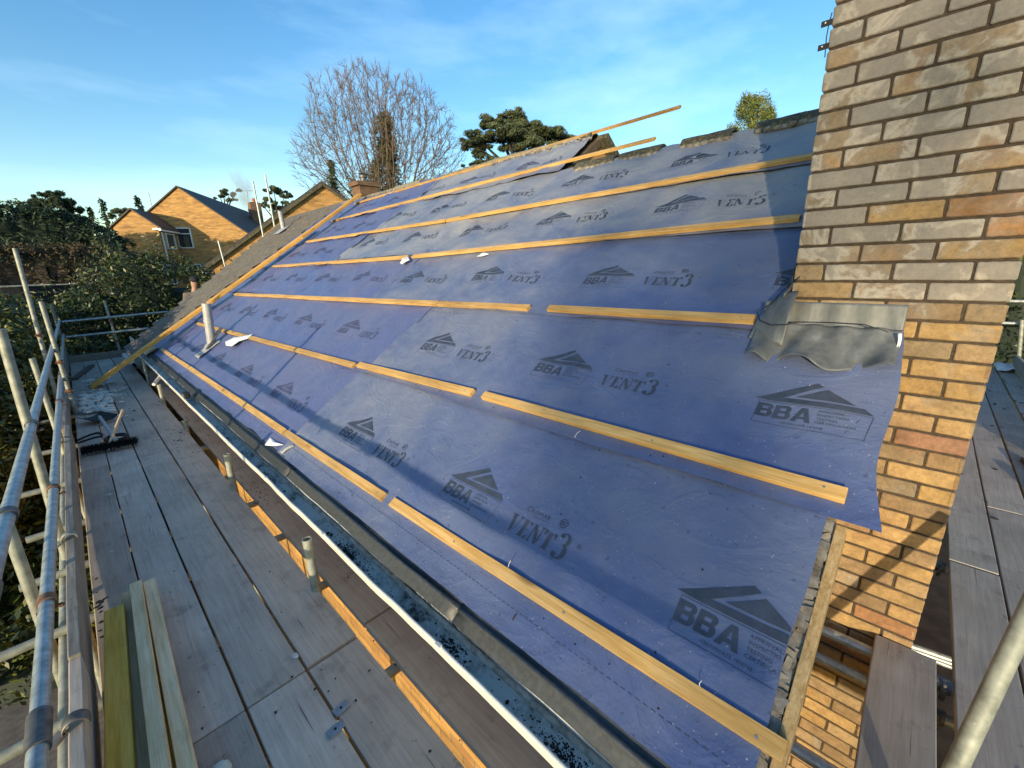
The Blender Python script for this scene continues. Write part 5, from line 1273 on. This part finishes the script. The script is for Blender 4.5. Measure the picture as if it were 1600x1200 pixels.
# ------------------------------------------------------------------ vegetation
def rnd_unit():
    while True:
        v=Vector((random.uniform(-1,1),random.uniform(-1,1),random.uniform(-1,1)))
        if 0.05<v.length<1: return v.normalized()
class LB:
    """fast leaf collector"""
    def __init__(s): s.v=[]; s.n=0; s.a=[]
    def leaf(s,c,size,d=None,asp=0.5,a=None):
        d=d or rnd_unit(); u=d.orthogonal().normalized()
        an=random.random()*6.28; u=(u*math.cos(an)+d.cross(u)*math.sin(an)); w=d.cross(u)
        u=u*size; w=w*size*asp; s.v+=[c-u,c+w*0.9-u*0.1,c+u,c-w*0.9-u*0.1]; s.n+=1; s.a.append(random.random() if a is None else a)
    def cloud(s,c,r,n,size,asp=0.5,shell=0.55,seed=0,up=0.0,droop=0,tone=0.0):
        c=Vector(c)
        for i in range(n):
            d=rnd_unit(); k=1+0.35*noise.noise(d*2.2+Vector((seed,seed*2,0))); rr=(shell+(1-shell)*random.random()**0.6)*k
            p=c+Vector((d.x*r[0]*rr,d.y*r[1]*rr,d.z*r[2]*rr)); nrm=(d+rnd_unit()*0.9); nrm.z+=up; s.leaf(p,size*random.uniform(0.6,1.3),nrm.normalized(),asp,min(1,max(0,random.random()*0.7+0.25*d.z+tone+0.1)))
    def build(s,name,mat,parent=None):
        me=bpy.data.meshes.new(name); o0=Vector(parent['_w']) if parent is not None else sum(s.v[::97],Vector())/max(1,len(s.v[::97]))
        me.vertices.add(len(s.v)); flat=[x for v in s.v for x in (v.x-o0.x,v.y-o0.y,v.z-o0.z)]; me.vertices.foreach_set('co',flat)
        me.loops.add(s.n*4); me.loops.foreach_set('vertex_index',list(range(s.n*4))); me.polygons.add(s.n); me.polygons.foreach_set('loop_start',[i*4 for i in range(s.n)])
        try: me.polygons.foreach_set('loop_total',[4]*s.n)
        except Exception: pass
        me.materials.append(MAT[mat]); at=me.attributes.new('leaf','FLOAT','FACE'); at.data.foreach_set('value',s.a); me.update(); me.validate()
        ob=bpy.data.objects.new(name,me); COL.objects.link(ob)
        if parent is not None: ob.parent=parent
        else: ob.location=o0
        ob['_w']=tuple(o0); return ob
def far(px,py,dist): return CC+ray(px,py)*dist
def depthp(px,py,d): return cd(px,py,d)

# big bare tree
def branch(mb,p,d,l,r,lev,maxlev,up=0.12,spread=0.5,twigs=None,gnarl=0.12):
    segs=2 if lev<maxlev-1 else 1; q=p
    for k in range(segs):
        d2=(d+rnd_unit()*gnarl+Vector((0,0,up*0.5))).normalized(); e=q+d2*l/segs; ra=r*(1-0.25*k/segs); rb=r*(1-0.25*(k+1)/segs)
        mb.tube(q,e,ra,4 if lev>1 else 7,rb,cap=False); q=e; d=d2
    if lev>=maxlev: return
    nch=3 if lev<2 else random.choice((2,3,3))
    for i in range(nch):
        ax=d.orthogonal().normalized(); an=2*math.pi*(i/nch)+random.uniform(0,1.2); s=(ax*math.cos(an)+d.cross(ax)*math.sin(an))
        sp=spread*random.uniform(0.6,1.25)*(0.45 if i==0 else 1); nd=(d+s*sp+Vector((0,0,up))).normalized()
        branch(mb if lev+1<4 else (twigs or mb),q,nd,l*random.uniform(0.70,0.86),r*(0.72 if i==0 else 0.55),lev+1,maxlev,up,spread,twigs,gnarl)
def bare_tree(px,base_d,top_py,label,limbs,maxlev,l0,r0,seed,grp=None,h0=2.0,tilt=0.65,up=0.08,zb=None,spread=0.42):
    random.seed(seed); b=depthp(px,437,base_d); zg=gz(b.x,b.y) if zb is None else zb; root=thing('bare_tree',(b.x,b.y,zg),label,'tree',grp)
    tk=MB(); tw=MB(); base=Vector((b.x,b.y,zg)); tk.tube(base,base+Vector((0,0,h0)),r0*1.25,10,r0,cap=False)
    for i in range(limbs):
        an=2*math.pi*i/limbs+random.uniform(-.3,.3); ti=tilt*random.uniform(0.35,1.25) if i else 0.08
        d=Vector((math.cos(an)*ti,math.sin(an)*ti,1)).normalized(); branch(tk,base+Vector((0,0,h0*0.85)),d,l0*random.uniform(.85,1.1),r0*random.uniform(.42,.6),0,maxlev,up,spread,tw)
    tk.build('trunk','bark',root); tw.build('crown','twig',root); return root,base
import numpy as np
def dome_tree(px,dep,label,cy,rx,ru,rdn,N,step,kill,seed,zb):
    rg=np.random.RandomState(seed); random.seed(seed)
    b=depthp(px,437,dep); root=thing('bare_tree',(b.x,b.y,zb),label,'tree'); cz=depthp(px,cy,dep).z
    P=[]
    while len(P)<N:
        v=rg.uniform(-1,1,3); l=np.linalg.norm(v)
        if l>1 or l<0.25: continue
        if rg.rand()>0.25+0.75*l*l: continue
        e=1+0.16*noise.noise(Vector(v*2.3/l)+Vector((seed,0,0)))
        P.append((b.x+v[0]*rx*e,b.y+v[1]*rx*e,cz+v[2]*(ru if v[2]>0 else rdn)*e))
    P=np.array(P); nodes=[]; par=[]
    z=zb; k=0
    while z<cz-rdn-0.5: nodes.append((b.x,b.y,z)); par.append(k-1); k+=1; z+=step
    # several main stems leave the bole low down
    base=k-1
    for i in range(9):
        an=i*0.698+rg.uniform(-.2,.2); p=np.array(nodes[base]); q=base; tl=rg.uniform(0.25,0.75)
        for j in range(7):
            d=np.array([math.cos(an)*tl,math.sin(an)*tl,1.0]); d/=np.linalg.norm(d); p=p+d*step; nodes.append(tuple(p)); par.append(q); q=len(nodes)-1
    A=np.array(nodes); near=np.full(len(P),-1); nd=np.full(len(P),1e9); newi=list(range(len(nodes))); grown={}
    for it in range(110):
        D=np.linalg.norm(P[:,None,:]-A[newi][None,:,:],axis=2); j=D.argmin(1); m=D[np.arange(len(P)),j]; up_=m<nd; nd[up_]=m[up_]; near[up_]=np.array(newi)[j[up_]]
        alive=nd>kill
        P,nd,near=P[alive],nd[alive],near[alive]
        if len(P)==0: break
        act=nd<7.0
        add=[]; ap=[]
        for n in np.unique(near[act]):
            v=P[(near==n)&act]-A[n]; v/=np.linalg.norm(v,axis=1)[:,None]; d=v.sum(0); l=np.linalg.norm(d)
            if l<1e-3: continue
            d=d/l+rg.normal(0,.10,3)+np.array([0,0,0.06]); d/=np.linalg.norm(d); c_=A[n]+d*step
            if grown.get(n,0)>2 or np.min(((A[max(0,len(A)-2500):]-c_)**2).sum(1))<(0.42*step)**2: grown[n]=grown.get(n,0)+1; continue
            grown[n]=grown.get(n,0)+1; add.append(c_); ap.append(n)
        if not add: break
        newi=list(range(len(A),len(A)+len(add))); A=np.vstack([A,np.array(add)]); par+=ap
        if len(A)>16000: break
    n=len(A); kids=[0]*n; area=np.zeros(n)
    for i in range(n-1,-1,-1):
        if area[i]==0: area[i]=0.018**2.2
        if par[i]>=0: area[par[i]]+=area[i]; kids[par[i]]+=1
    rad=area**(1/2.2)
    tk=MB(); tw=MB()
    for i in range(n):
        if par[i]<0: continue
        p0,p1=Vector(A[par[i]]),Vector(A[i]); r1=min(rad[i],0.45); r0=min(rad[par[i]],r1*1.25,0.5); mb=tk if r1>0.09 else tw
        mb.tube(p0,p1,max(r0,.02),6 if r1>.09 else 3,max(r1,.018),cap=False)
        if r1<0.06:
            d=(p1-p0).normalized()
            for k in range(5 if kids[i]==0 else 2):
                o_=(p1-Vector((b.x,b.y,cz-rdn))).normalized(); e=(d*0.8+o_*0.7+rnd_unit()*0.55+Vector((0,0,.15))).normalized(); L_=random.uniform(.5,1.15); m_=p1+e*L_*.5; tw.tube(p1,m_,.015,3,.012,cap=False)
                for q in range(2): tw.tube(m_,m_+(e+rnd_unit()*.5).normalized()*L_*.55,.011,3,.007,cap=False)
    tk.build('trunk','bark',root); tw.build('crown','twig',root); return root
bt=dome_tree(616,52,'huge bare tree with a wide domed crown of fine twigs and ivy on its stems',256,8.9,8.2,8.5,7000,0.60,0.78,9,-3)
# ivy on its stems
random.seed(3); lb=LB()
for k in range(46):
    px=random.gauss(598,13); py=random.uniform(190,318); px=600+(px-600)*(0.55+(py-190)/110); q=depthp(px,py,52+random.uniform(-2,2)); lb.cloud(q,(0.65,0.65,1.5),150,0.17,seed=k)
lb.build('ivy','ivy',bt)
bare_tree(2,60,280,'thin bare tree at the left edge above the dark conifers',5,6,1.9,0.18,14,h0=4,zb=-3)
# conifers and cedar
def conifer(px,d,top_py,bot_z,rad,mat,label,n=2600,seed=1,size=0.16,grp=None,lean=0,name='conifer',tiers=14):
    random.seed(seed); t=depthp(px,top_py,d); root=thing(name,(t.x,t.y,bot_z),label,'tree',grp); H=t.z-bot_z; lb=LB()
    for i in range(tiers):
        f=(i+0.5)/tiers; z=t.z-H*f; r=rad*(0.08+0.92*f**0.8)
        m=max(3,int(5+5*f))
        for k in range(m):
            an=random.uniform(0,6.28); rr=r*random.uniform(0.75,1.15)
            for s_ in range(int(n/tiers/m)):
                u=random.random()**0.7; p=Vector((t.x+math.cos(an+random.gauss(0,.16))*rr*u,t.y+math.sin(an+random.gauss(0,.16))*rr*u,z-0.25*rr*u+random.gauss(0,H*0.012)+random.uniform(-.5,.5)*H/tiers))
                lb.leaf(p,size*random.uniform(.6,1.3),Vector((math.cos(an),math.sin(an),1.2)).normalized()+rnd_unit()*.5,0.35)
    lb.build('crown',mat,root); w=MB(); w.tube((t.x,t.y,bot_z),(t.x,t.y,t.z-0.2),0.02*H+0.05,8,0.02); w.build('trunk','bark_dark',root); return root
conifer(517,46,252,-4,3.2,'conifer_green','dark conifer at the left foot of the huge bare tree',3600,21,0.22)
conifer(604,56,185,-4,3.6,'ivy','narrow brown-green conifer inside the bare crown',5200,22,0.25)
conifer(212,48,306,-3,2.0,'conifer_dark','small spired conifer behind the apex of the house wing',2200,23,0.2)
conifer(158,30,312,-3,1.4,'conifer_dark','thin spiky conifer left of the house wing',1500,24,0.13)
conifer(140,31,326,-3,1.5,'conifer_dark','stubby conifer left of the thin spiky one',1500,25,0.13)
def pad_tree(name,label,cat,stem,pads,mat,d,size,zb,limb=True,trunkmat='bark_dark',r0=0.5,flat=0.36,dens=1.5):
    b=depthp(stem[0],stem[1],d); root=thing(name,(b.x,b.y,zb),label,cat); lb=LB(); fork=depthp(stem[0],stem[1],d)
    w=MB(); w.tube((b.x,b.y,zb),fork,r0,10,r0*0.7,cap=False); sc=d/CF
    for (px,py,rx,ry,n,dd) in pads:
        c=depthp(px,py,d+dd); m=(fork+c)/2+Vector((0,0,-0.6*sc*ry*0.2)); w.tube(fork,m,r0*.42,6,r0*.28,cap=False); w.tube(m,c,r0*.28,6,r0*.08,cap=False)
        # sprays: several small flat clusters instead of one ball
        for j in range(max(5,int(rx*ry/11))):
            an=random.uniform(0,6.28); u=random.random()**.5
            cc=c+Vector((math.cos(an)*u*rx*sc,math.sin(an)*u*rx*sc*0.9,random.gauss(0,.30)*ry*sc-0.25*u*ry*sc)); rr=random.uniform(0.16,0.40)*rx*sc
            lb.cloud(cc,(rr,rr,rr*flat),int(n*dens/ max(5,int(rx*ry/11))),size,0.30,0.0,seed=j+px,up=0.7,tone=0.12*random.random())
    w.build('trunk',trunkmat,root); lb.build('crown',mat,root); return root
random.seed(31)
cp=[(770,190,26,12,2400,0),(800,182,26,11,2200,3),(745,215,24,13,2400,-3),(790,208,30,12,2800,-4),(825,195,26,11,2200,2),(850,205,28,11,2600,-2),(875,215,24,10,2200,1),(840,225,28,10,2200,-5),(890,222,14,9,1000,4),(745,235,18,9,1100,5),(800,228,22,8,1200,6),(765,255,30,14,3000,-6),(810,258,34,14,3200,-4),(850,250,28,12,2200,3),(740,262,20,12,1500,3),(735,222,14,10,900,-5),(875,238,22,9,1200,5),(780,275,26,12,1800,0),(830,272,26,10,1500,-2)]
pad_tree('cedar_tree','spreading cedar with flat dark green layers left of the brick gable','tree',(812,275),cp,'cedar',60,0.21,-4,r0=0.75,flat=0.45,dens=3.6)
pad_tree('pine_tree','pine with a clumped crown above the far roof, beside the smoke','tree',(353,330),[(348,296,9,6,500,0),(358,303,11,6,600,1),(343,306,7,5,400,-1),(362,312,8,4,300,0),(370,296,6,3,200,1)],'cedar',55,0.2,-3,r0=0.25,flat=0.6,dens=2)
pad_tree('pine_tree','pine with drooping crown right of the two tall tubes','tree',(436,350),[(428,298,14,8,900,0),(444,303,12,8,800,1),(420,312,12,9,700,-1),(448,316,10,8,700,0),(432,322,16,9,900,1),(408,318,8,6,300,0),(440,335,14,9,700,0)],'cedar',50,0.18,-3,r0=0.3,flat=0.6,dens=2)
pad_tree('pine_tree','round-headed pine just left of the house wing apex','tree',(190,350),[(186,330,13,6,800,0),(176,336,9,5,500,1),(196,335,9,5,500,0)],'cedar',50,0.18,-3,r0=0.3,flat=0.6,dens=2)
# lit cypress behind the ridge on the right
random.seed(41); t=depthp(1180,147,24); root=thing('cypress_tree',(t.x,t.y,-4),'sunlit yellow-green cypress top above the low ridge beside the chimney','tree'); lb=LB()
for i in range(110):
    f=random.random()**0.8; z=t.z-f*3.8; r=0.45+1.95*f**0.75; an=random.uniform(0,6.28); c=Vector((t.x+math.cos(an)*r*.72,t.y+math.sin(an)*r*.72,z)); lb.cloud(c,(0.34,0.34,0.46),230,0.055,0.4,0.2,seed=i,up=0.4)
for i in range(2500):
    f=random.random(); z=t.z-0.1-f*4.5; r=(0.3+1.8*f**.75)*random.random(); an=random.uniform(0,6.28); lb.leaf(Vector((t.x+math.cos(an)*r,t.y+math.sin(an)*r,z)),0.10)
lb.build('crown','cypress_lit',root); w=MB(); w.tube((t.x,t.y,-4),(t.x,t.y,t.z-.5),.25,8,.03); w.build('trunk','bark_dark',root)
random.seed(42); t=depthp(1257,176,24); root=thing('conifer',(t.x,t.y,-4),'thin dark treetop just left of the chimney edge','tree'); lb=LB()
for i in range(9): lb.cloud(t+Vector((random.gauss(0,.12),random.gauss(0,.12),-0.16*i)),(0.14+.03*i,0.14+.03*i,0.09),60,0.05,0.3,0.1,seed=i)
lb.build('crown','conifer_dark',root); w=MB(); w.tube((t.x,t.y,-4),t,.12,6,.01); w.build('trunk','bark_dark',root)

# unseen tree added behind the viewpoint, crown shaped to shade the near roof
random.seed(71); tb=Vector((0,0.15,0))-L*(32.0/math.hypot(L.x,L.y)); tb.z=0; root=thing('added_shade_tree',(tb.x,tb.y,GZ),'thin unseen tree added behind the near end of the scaffold to shade the roof','tree'); lb=LB()
zoff=32.0*math.tan(R_(SUN_EL)); side=Vector((L.y,-L.x,0)).normalized()*-1
for i in range(2300):
    z=random.uniform(-1.3,4.6); w0_=-0.7 if z>-0.1 else 0.0; w1_=0.85+0.35*min(1,max(0,(z+1.3)))
    if noise.noise(Vector((z*1.6,i%7,0)))<-0.3: continue
    lb.leaf(tb+side*random.uniform(w0_,w1_)+Vector((0,0,z+zoff))+L*random.uniform(-1.2,1.2),random.uniform(.07,.12),None,0.5)
lb.build('crown','laurel',root); w=MB(); w.tube((tb.x,tb.y,GZ),(tb.x,tb.y,zoff+2),.16,8,.06); w.build('trunk','bark_dark',root)

# hedges and bushes on the left
def hedge(label,name,pts,n,size,mat,core='conifer_dark',r=(0.5,0.5,0.45),asp=0.45,cat='hedge',seed=1,stems=False,shoots=0):
    """pts: list of (x,y,ztop,halfdepth). leaf clumps over the top and the faces turned to the deck"""
    random.seed(seed); lb=LB(); x0,y0,_,_=pts[0]; root=thing(name,(pts[0][0],pts[0][1],gz(x0,y0)),label,cat)
    m=MB()
    for a1,b1 in zip(pts[:-1],pts[1:]):
        A=Vector((a1[0],a1[1],0)); B=Vector((b1[0],b1[1],0)); d=(B-A).normalized(); sd_=Vector((d.y,-d.x,0)); L_=(B-A).length
        k=max(2,int(L_/0.45)); nn=int(n*L_)
        for i in range(nn):
            t=random.random(); p=A+d*L_*t; zt_=a1[2]+(b1[2]-a1[2])*t; hd_=a1[3]+(b1[3]-a1[3])*t; zb_=gz(p.x,p.y)
            u=random.random()
            if u<0.35: s_=random.uniform(-1,1); q=p+sd_*hd_*s_+Vector((0,0,zt_-0.25*s_*s_)); nr=Vector((0,0,1))
            else:
                f=random.random(); q=p+sd_*hd_*random.choice((1,1,1,-1)); q.z=zb_+(zt_-zb_)*f; nr=sd_+Vector((0,0,.4))
            wv=0.42*noise.noise(q*0.9)+0.2*noise.noise(q*2.7+Vector((5,0,0))); q=q+nr.normalized()*wv
            for j in range(7):
                lb.leaf(q+rnd_unit()*random.random()*r[0]*0.42,size*random.uniform(.6,1.3),(nr.normalized()*0.8+rnd_unit()).normalized(),asp,min(1,max(0,0.5+0.9*wv+random.uniform(-.35,.35))))
        # dark inner mass
        for i in range(k):
            t=(i+0.5)/k; p=A+d*L_*t; zt_=a1[2]+(b1[2]-a1[2])*t-0.60; hd_=(a1[3]+(b1[3]-a1[3])*t)*0.5; zb_=gz(p.x,p.y)
            m.box((p.x,p.y,(zb_+zt_)/2),(L_/k*1.2,hd_*2,zt_-zb_),Matrix((d,sd_,Vector((0,0,1)))).transposed(),jit=0.12)
    for i in range(shoots):
        a1=random.choice(pts); 
        j=random.randrange(len(pts)-1); t=random.random(); x=pts[j][0]+(pts[j+1][0]-pts[j][0])*t; y=pts[j][1]+(pts[j+1][1]-pts[j][1])*t; z=pts[j][2]+(pts[j+1][2]-pts[j][2])*t
        p=Vector((x,y-random.uniform(0,.5),z)); dd=Vector((random.gauss(0,.2),random.gauss(0,.2),1)).normalized(); Ls=random.uniform(.3,.8)
        for q in range(14): lb.leaf(p+dd*Ls*q/14+rnd_unit()*.05,size*1.3,(rnd_unit()+Vector((0,-.5,.6))).normalized(),0.32,random.uniform(.6,1))
    o=m.build('stems',core,root); lb.build('foliage',mat,root); return root
hedge('broad dark laurel hedge beyond the far end of the deck','laurel_hedge',[(-3.9,14.6,-0.9,0.9),(-2.3,15.0,-0.55,1.0),(-1.4,15.2,0.45,1.1),(-0.3,15.2,0.40,1.1),(0.7,15.4,-0.05,1.0),(2.6,15.8,-0.4,0.9)],560,0.052,'laurel',seed=51,shoots=60)
hedge('dark laurel bush filling the space just past the end toe board','laurel_bush',[(-3.0,13.6,-1.55,0.7),(-1.2,13.7,-1.45,0.7),(0.5,13.8,-1.6,0.6)],460,0.05,'laurel',seed=52,cat='bush')
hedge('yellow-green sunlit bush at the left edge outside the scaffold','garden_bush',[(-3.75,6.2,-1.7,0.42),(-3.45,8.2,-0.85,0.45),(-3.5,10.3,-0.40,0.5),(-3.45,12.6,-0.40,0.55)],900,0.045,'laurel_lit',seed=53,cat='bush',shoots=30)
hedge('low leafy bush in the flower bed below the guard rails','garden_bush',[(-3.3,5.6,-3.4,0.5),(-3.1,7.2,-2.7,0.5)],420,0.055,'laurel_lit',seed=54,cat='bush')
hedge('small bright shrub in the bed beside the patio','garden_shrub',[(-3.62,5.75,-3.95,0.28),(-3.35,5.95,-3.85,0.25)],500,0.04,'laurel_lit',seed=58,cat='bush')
hedge('brown winter beech hedge behind the trampoline','beech_hedge',[(-9.5,24.5,1.0,0.8),(-5.5,24.5,1.35,0.8),(-1.2,24.8,1.1,0.8),(0.8,25,0.8,0.8)],300,0.07,'beech_brown','bark_dark',seed=55)
hedge('tall dark green conifer hedge behind the brown one','conifer_hedge',[(-9.5,30,3.2,1.6),(-6.0,30,3.3,1.7),(-3.0,30,3.2,1.8),(-0.8,30,3.0,1.4),(0.4,29.4,1.5,1.0)],190,0.13,'conifer_dark','conifer_dark',seed=56,asp=0.3)
# bluish bushy tree over the hedge
random.seed(57)
pad_tree('evergreen_tree','bushy grey-green evergreen rising highest over the left hedge','tree',(82,380),[(80,302,14,8,900,0),(62,314,16,9,900,1),(98,314,16,9,900,-1),(80,318,22,12,1500,0),(50,326,16,9,800,0),(112,328,14,8,700,1),(75,336,30,12,1600,0),(35,335,16,8,700,1),(125,340,12,8,500,0),(10,338,20,9,800,0),(100,345,24,10,900,0)],'conifer_dark',36,0.13,-3,r0=0.35,flat=0.85,dens=3.0)
# greenery seen past the chimney on the right
hedge('dark evergreen bushes beyond the right-hand deck','evergreen_bush',[(10.2,-3.8,1.6,1.3),(10.6,-1.6,1.9,1.5),(11.0,0.8,2.0,1.5)],1100,0.055,'laurel',seed=59,cat='bush')
# belt of far woodland round the gardens
random.seed(61); lb=LB()
for i in range(70):
    a_=R_(-30+i*2.3); R0=random.uniform(120,150); c=Vector((math.cos(a_)*R0,math.sin(a_)*R0,random.uniform(-3,0.5))); lb.cloud(c,(6,6,random.uniform(3,5.5)),230,0.9,0.5,0.4,seed=i,up=.3)
tag(lb.build('far_woodland','conifer_dark'),'low dark band of distant woodland on the horizon','wood',kind='stuff')
# mowed grass tufts below the near rails
random.seed(62); lb=LB()
for i in range(9000):
    x=random.uniform(-5.2,-2.3); y=random.uniform(-1.0,3.0); lb.leaf(Vector((x,y,gz(x,y)+0.015)),random.uniform(.012,.028),Vector((random.gauss(0,1),random.gauss(0,1),0.3)).normalized(),0.25)
tag(lb.build('grass_tufts','grass'),'short grass blades of the lawn below the deck','grass',kind='stuff')

# smoke from the far chimney
m=bpy.data.materials.new('smoke'); m.use_nodes=True; t=m.node_tree; t.nodes.clear(); o_=t.nodes.new('ShaderNodeOutputMaterial'); pv=t.nodes.new('ShaderNodeVolumePrincipled'); pv.inputs['Color'].default_value=(0.75,0.75,0.76,1)
c_=t.nodes.new('ShaderNodeTexCoord'); nn=t.nodes.new('ShaderNodeTexNoise'); nn.inputs['Scale'].default_value=1.4; nn.inputs['Detail'].default_value=5
ln=t.nodes.new('ShaderNodeVectorMath'); ln.operation='LENGTH'; t.links.new(c_.outputs['Object'],ln.inputs[0])
r1=t.nodes.new('ShaderNodeMapRange'); r1.inputs['From Min'].default_value=0.35; r1.inputs['From Max'].default_value=1.0; r1.inputs['To Min'].default_value=1; r1.inputs['To Max'].default_value=0; t.links.new(ln.outputs['Value'],r1.inputs['Value'])
r2=t.nodes.new('ShaderNodeMapRange'); r2.inputs['From Min'].default_value=0.42; r2.inputs['From Max'].default_value=0.62; r2.inputs['To Max'].default_value=1.0; t.links.new(nn.outputs['Fac'],r2.inputs['Value']); t.links.new(c_.outputs['Object'],nn.inputs['Vector'])
mm=t.nodes.new('ShaderNodeMath'); mm.operation='MULTIPLY'; t.links.new(r1.outputs[0],mm.inputs[0]); t.links.new(r2.outputs[0],mm.inputs[1]); t.links.new(mm.outputs[0],pv.inputs['Density']); t.links.new(pv.outputs[0],o_.inputs['Volume'])
bm=bmesh.new(); bmesh.ops.create_icosphere(bm,subdivisions=3,radius=1); me=bpy.data.meshes.new('smoke'); bm.to_mesh(me); bm.free(); me.materials.append(m)
ob=bpy.data.objects.new('smoke',me); COL.objects.link(ob); A=depthp(379,300,40); ob.location=A; ob.scale=(1.3,1.3,2.3); ob.rotation_euler=(0.25,-0.35,0); tag(ob,'thin grey smoke drifting up from the far chimney','smoke',kind='stuff')

for o in bpy.data.objects:
    if '_w' in o: del o['_w']
print('objects',len(bpy.data.objects),'faces',sum(len(m.polygons) for m in bpy.data.meshes))
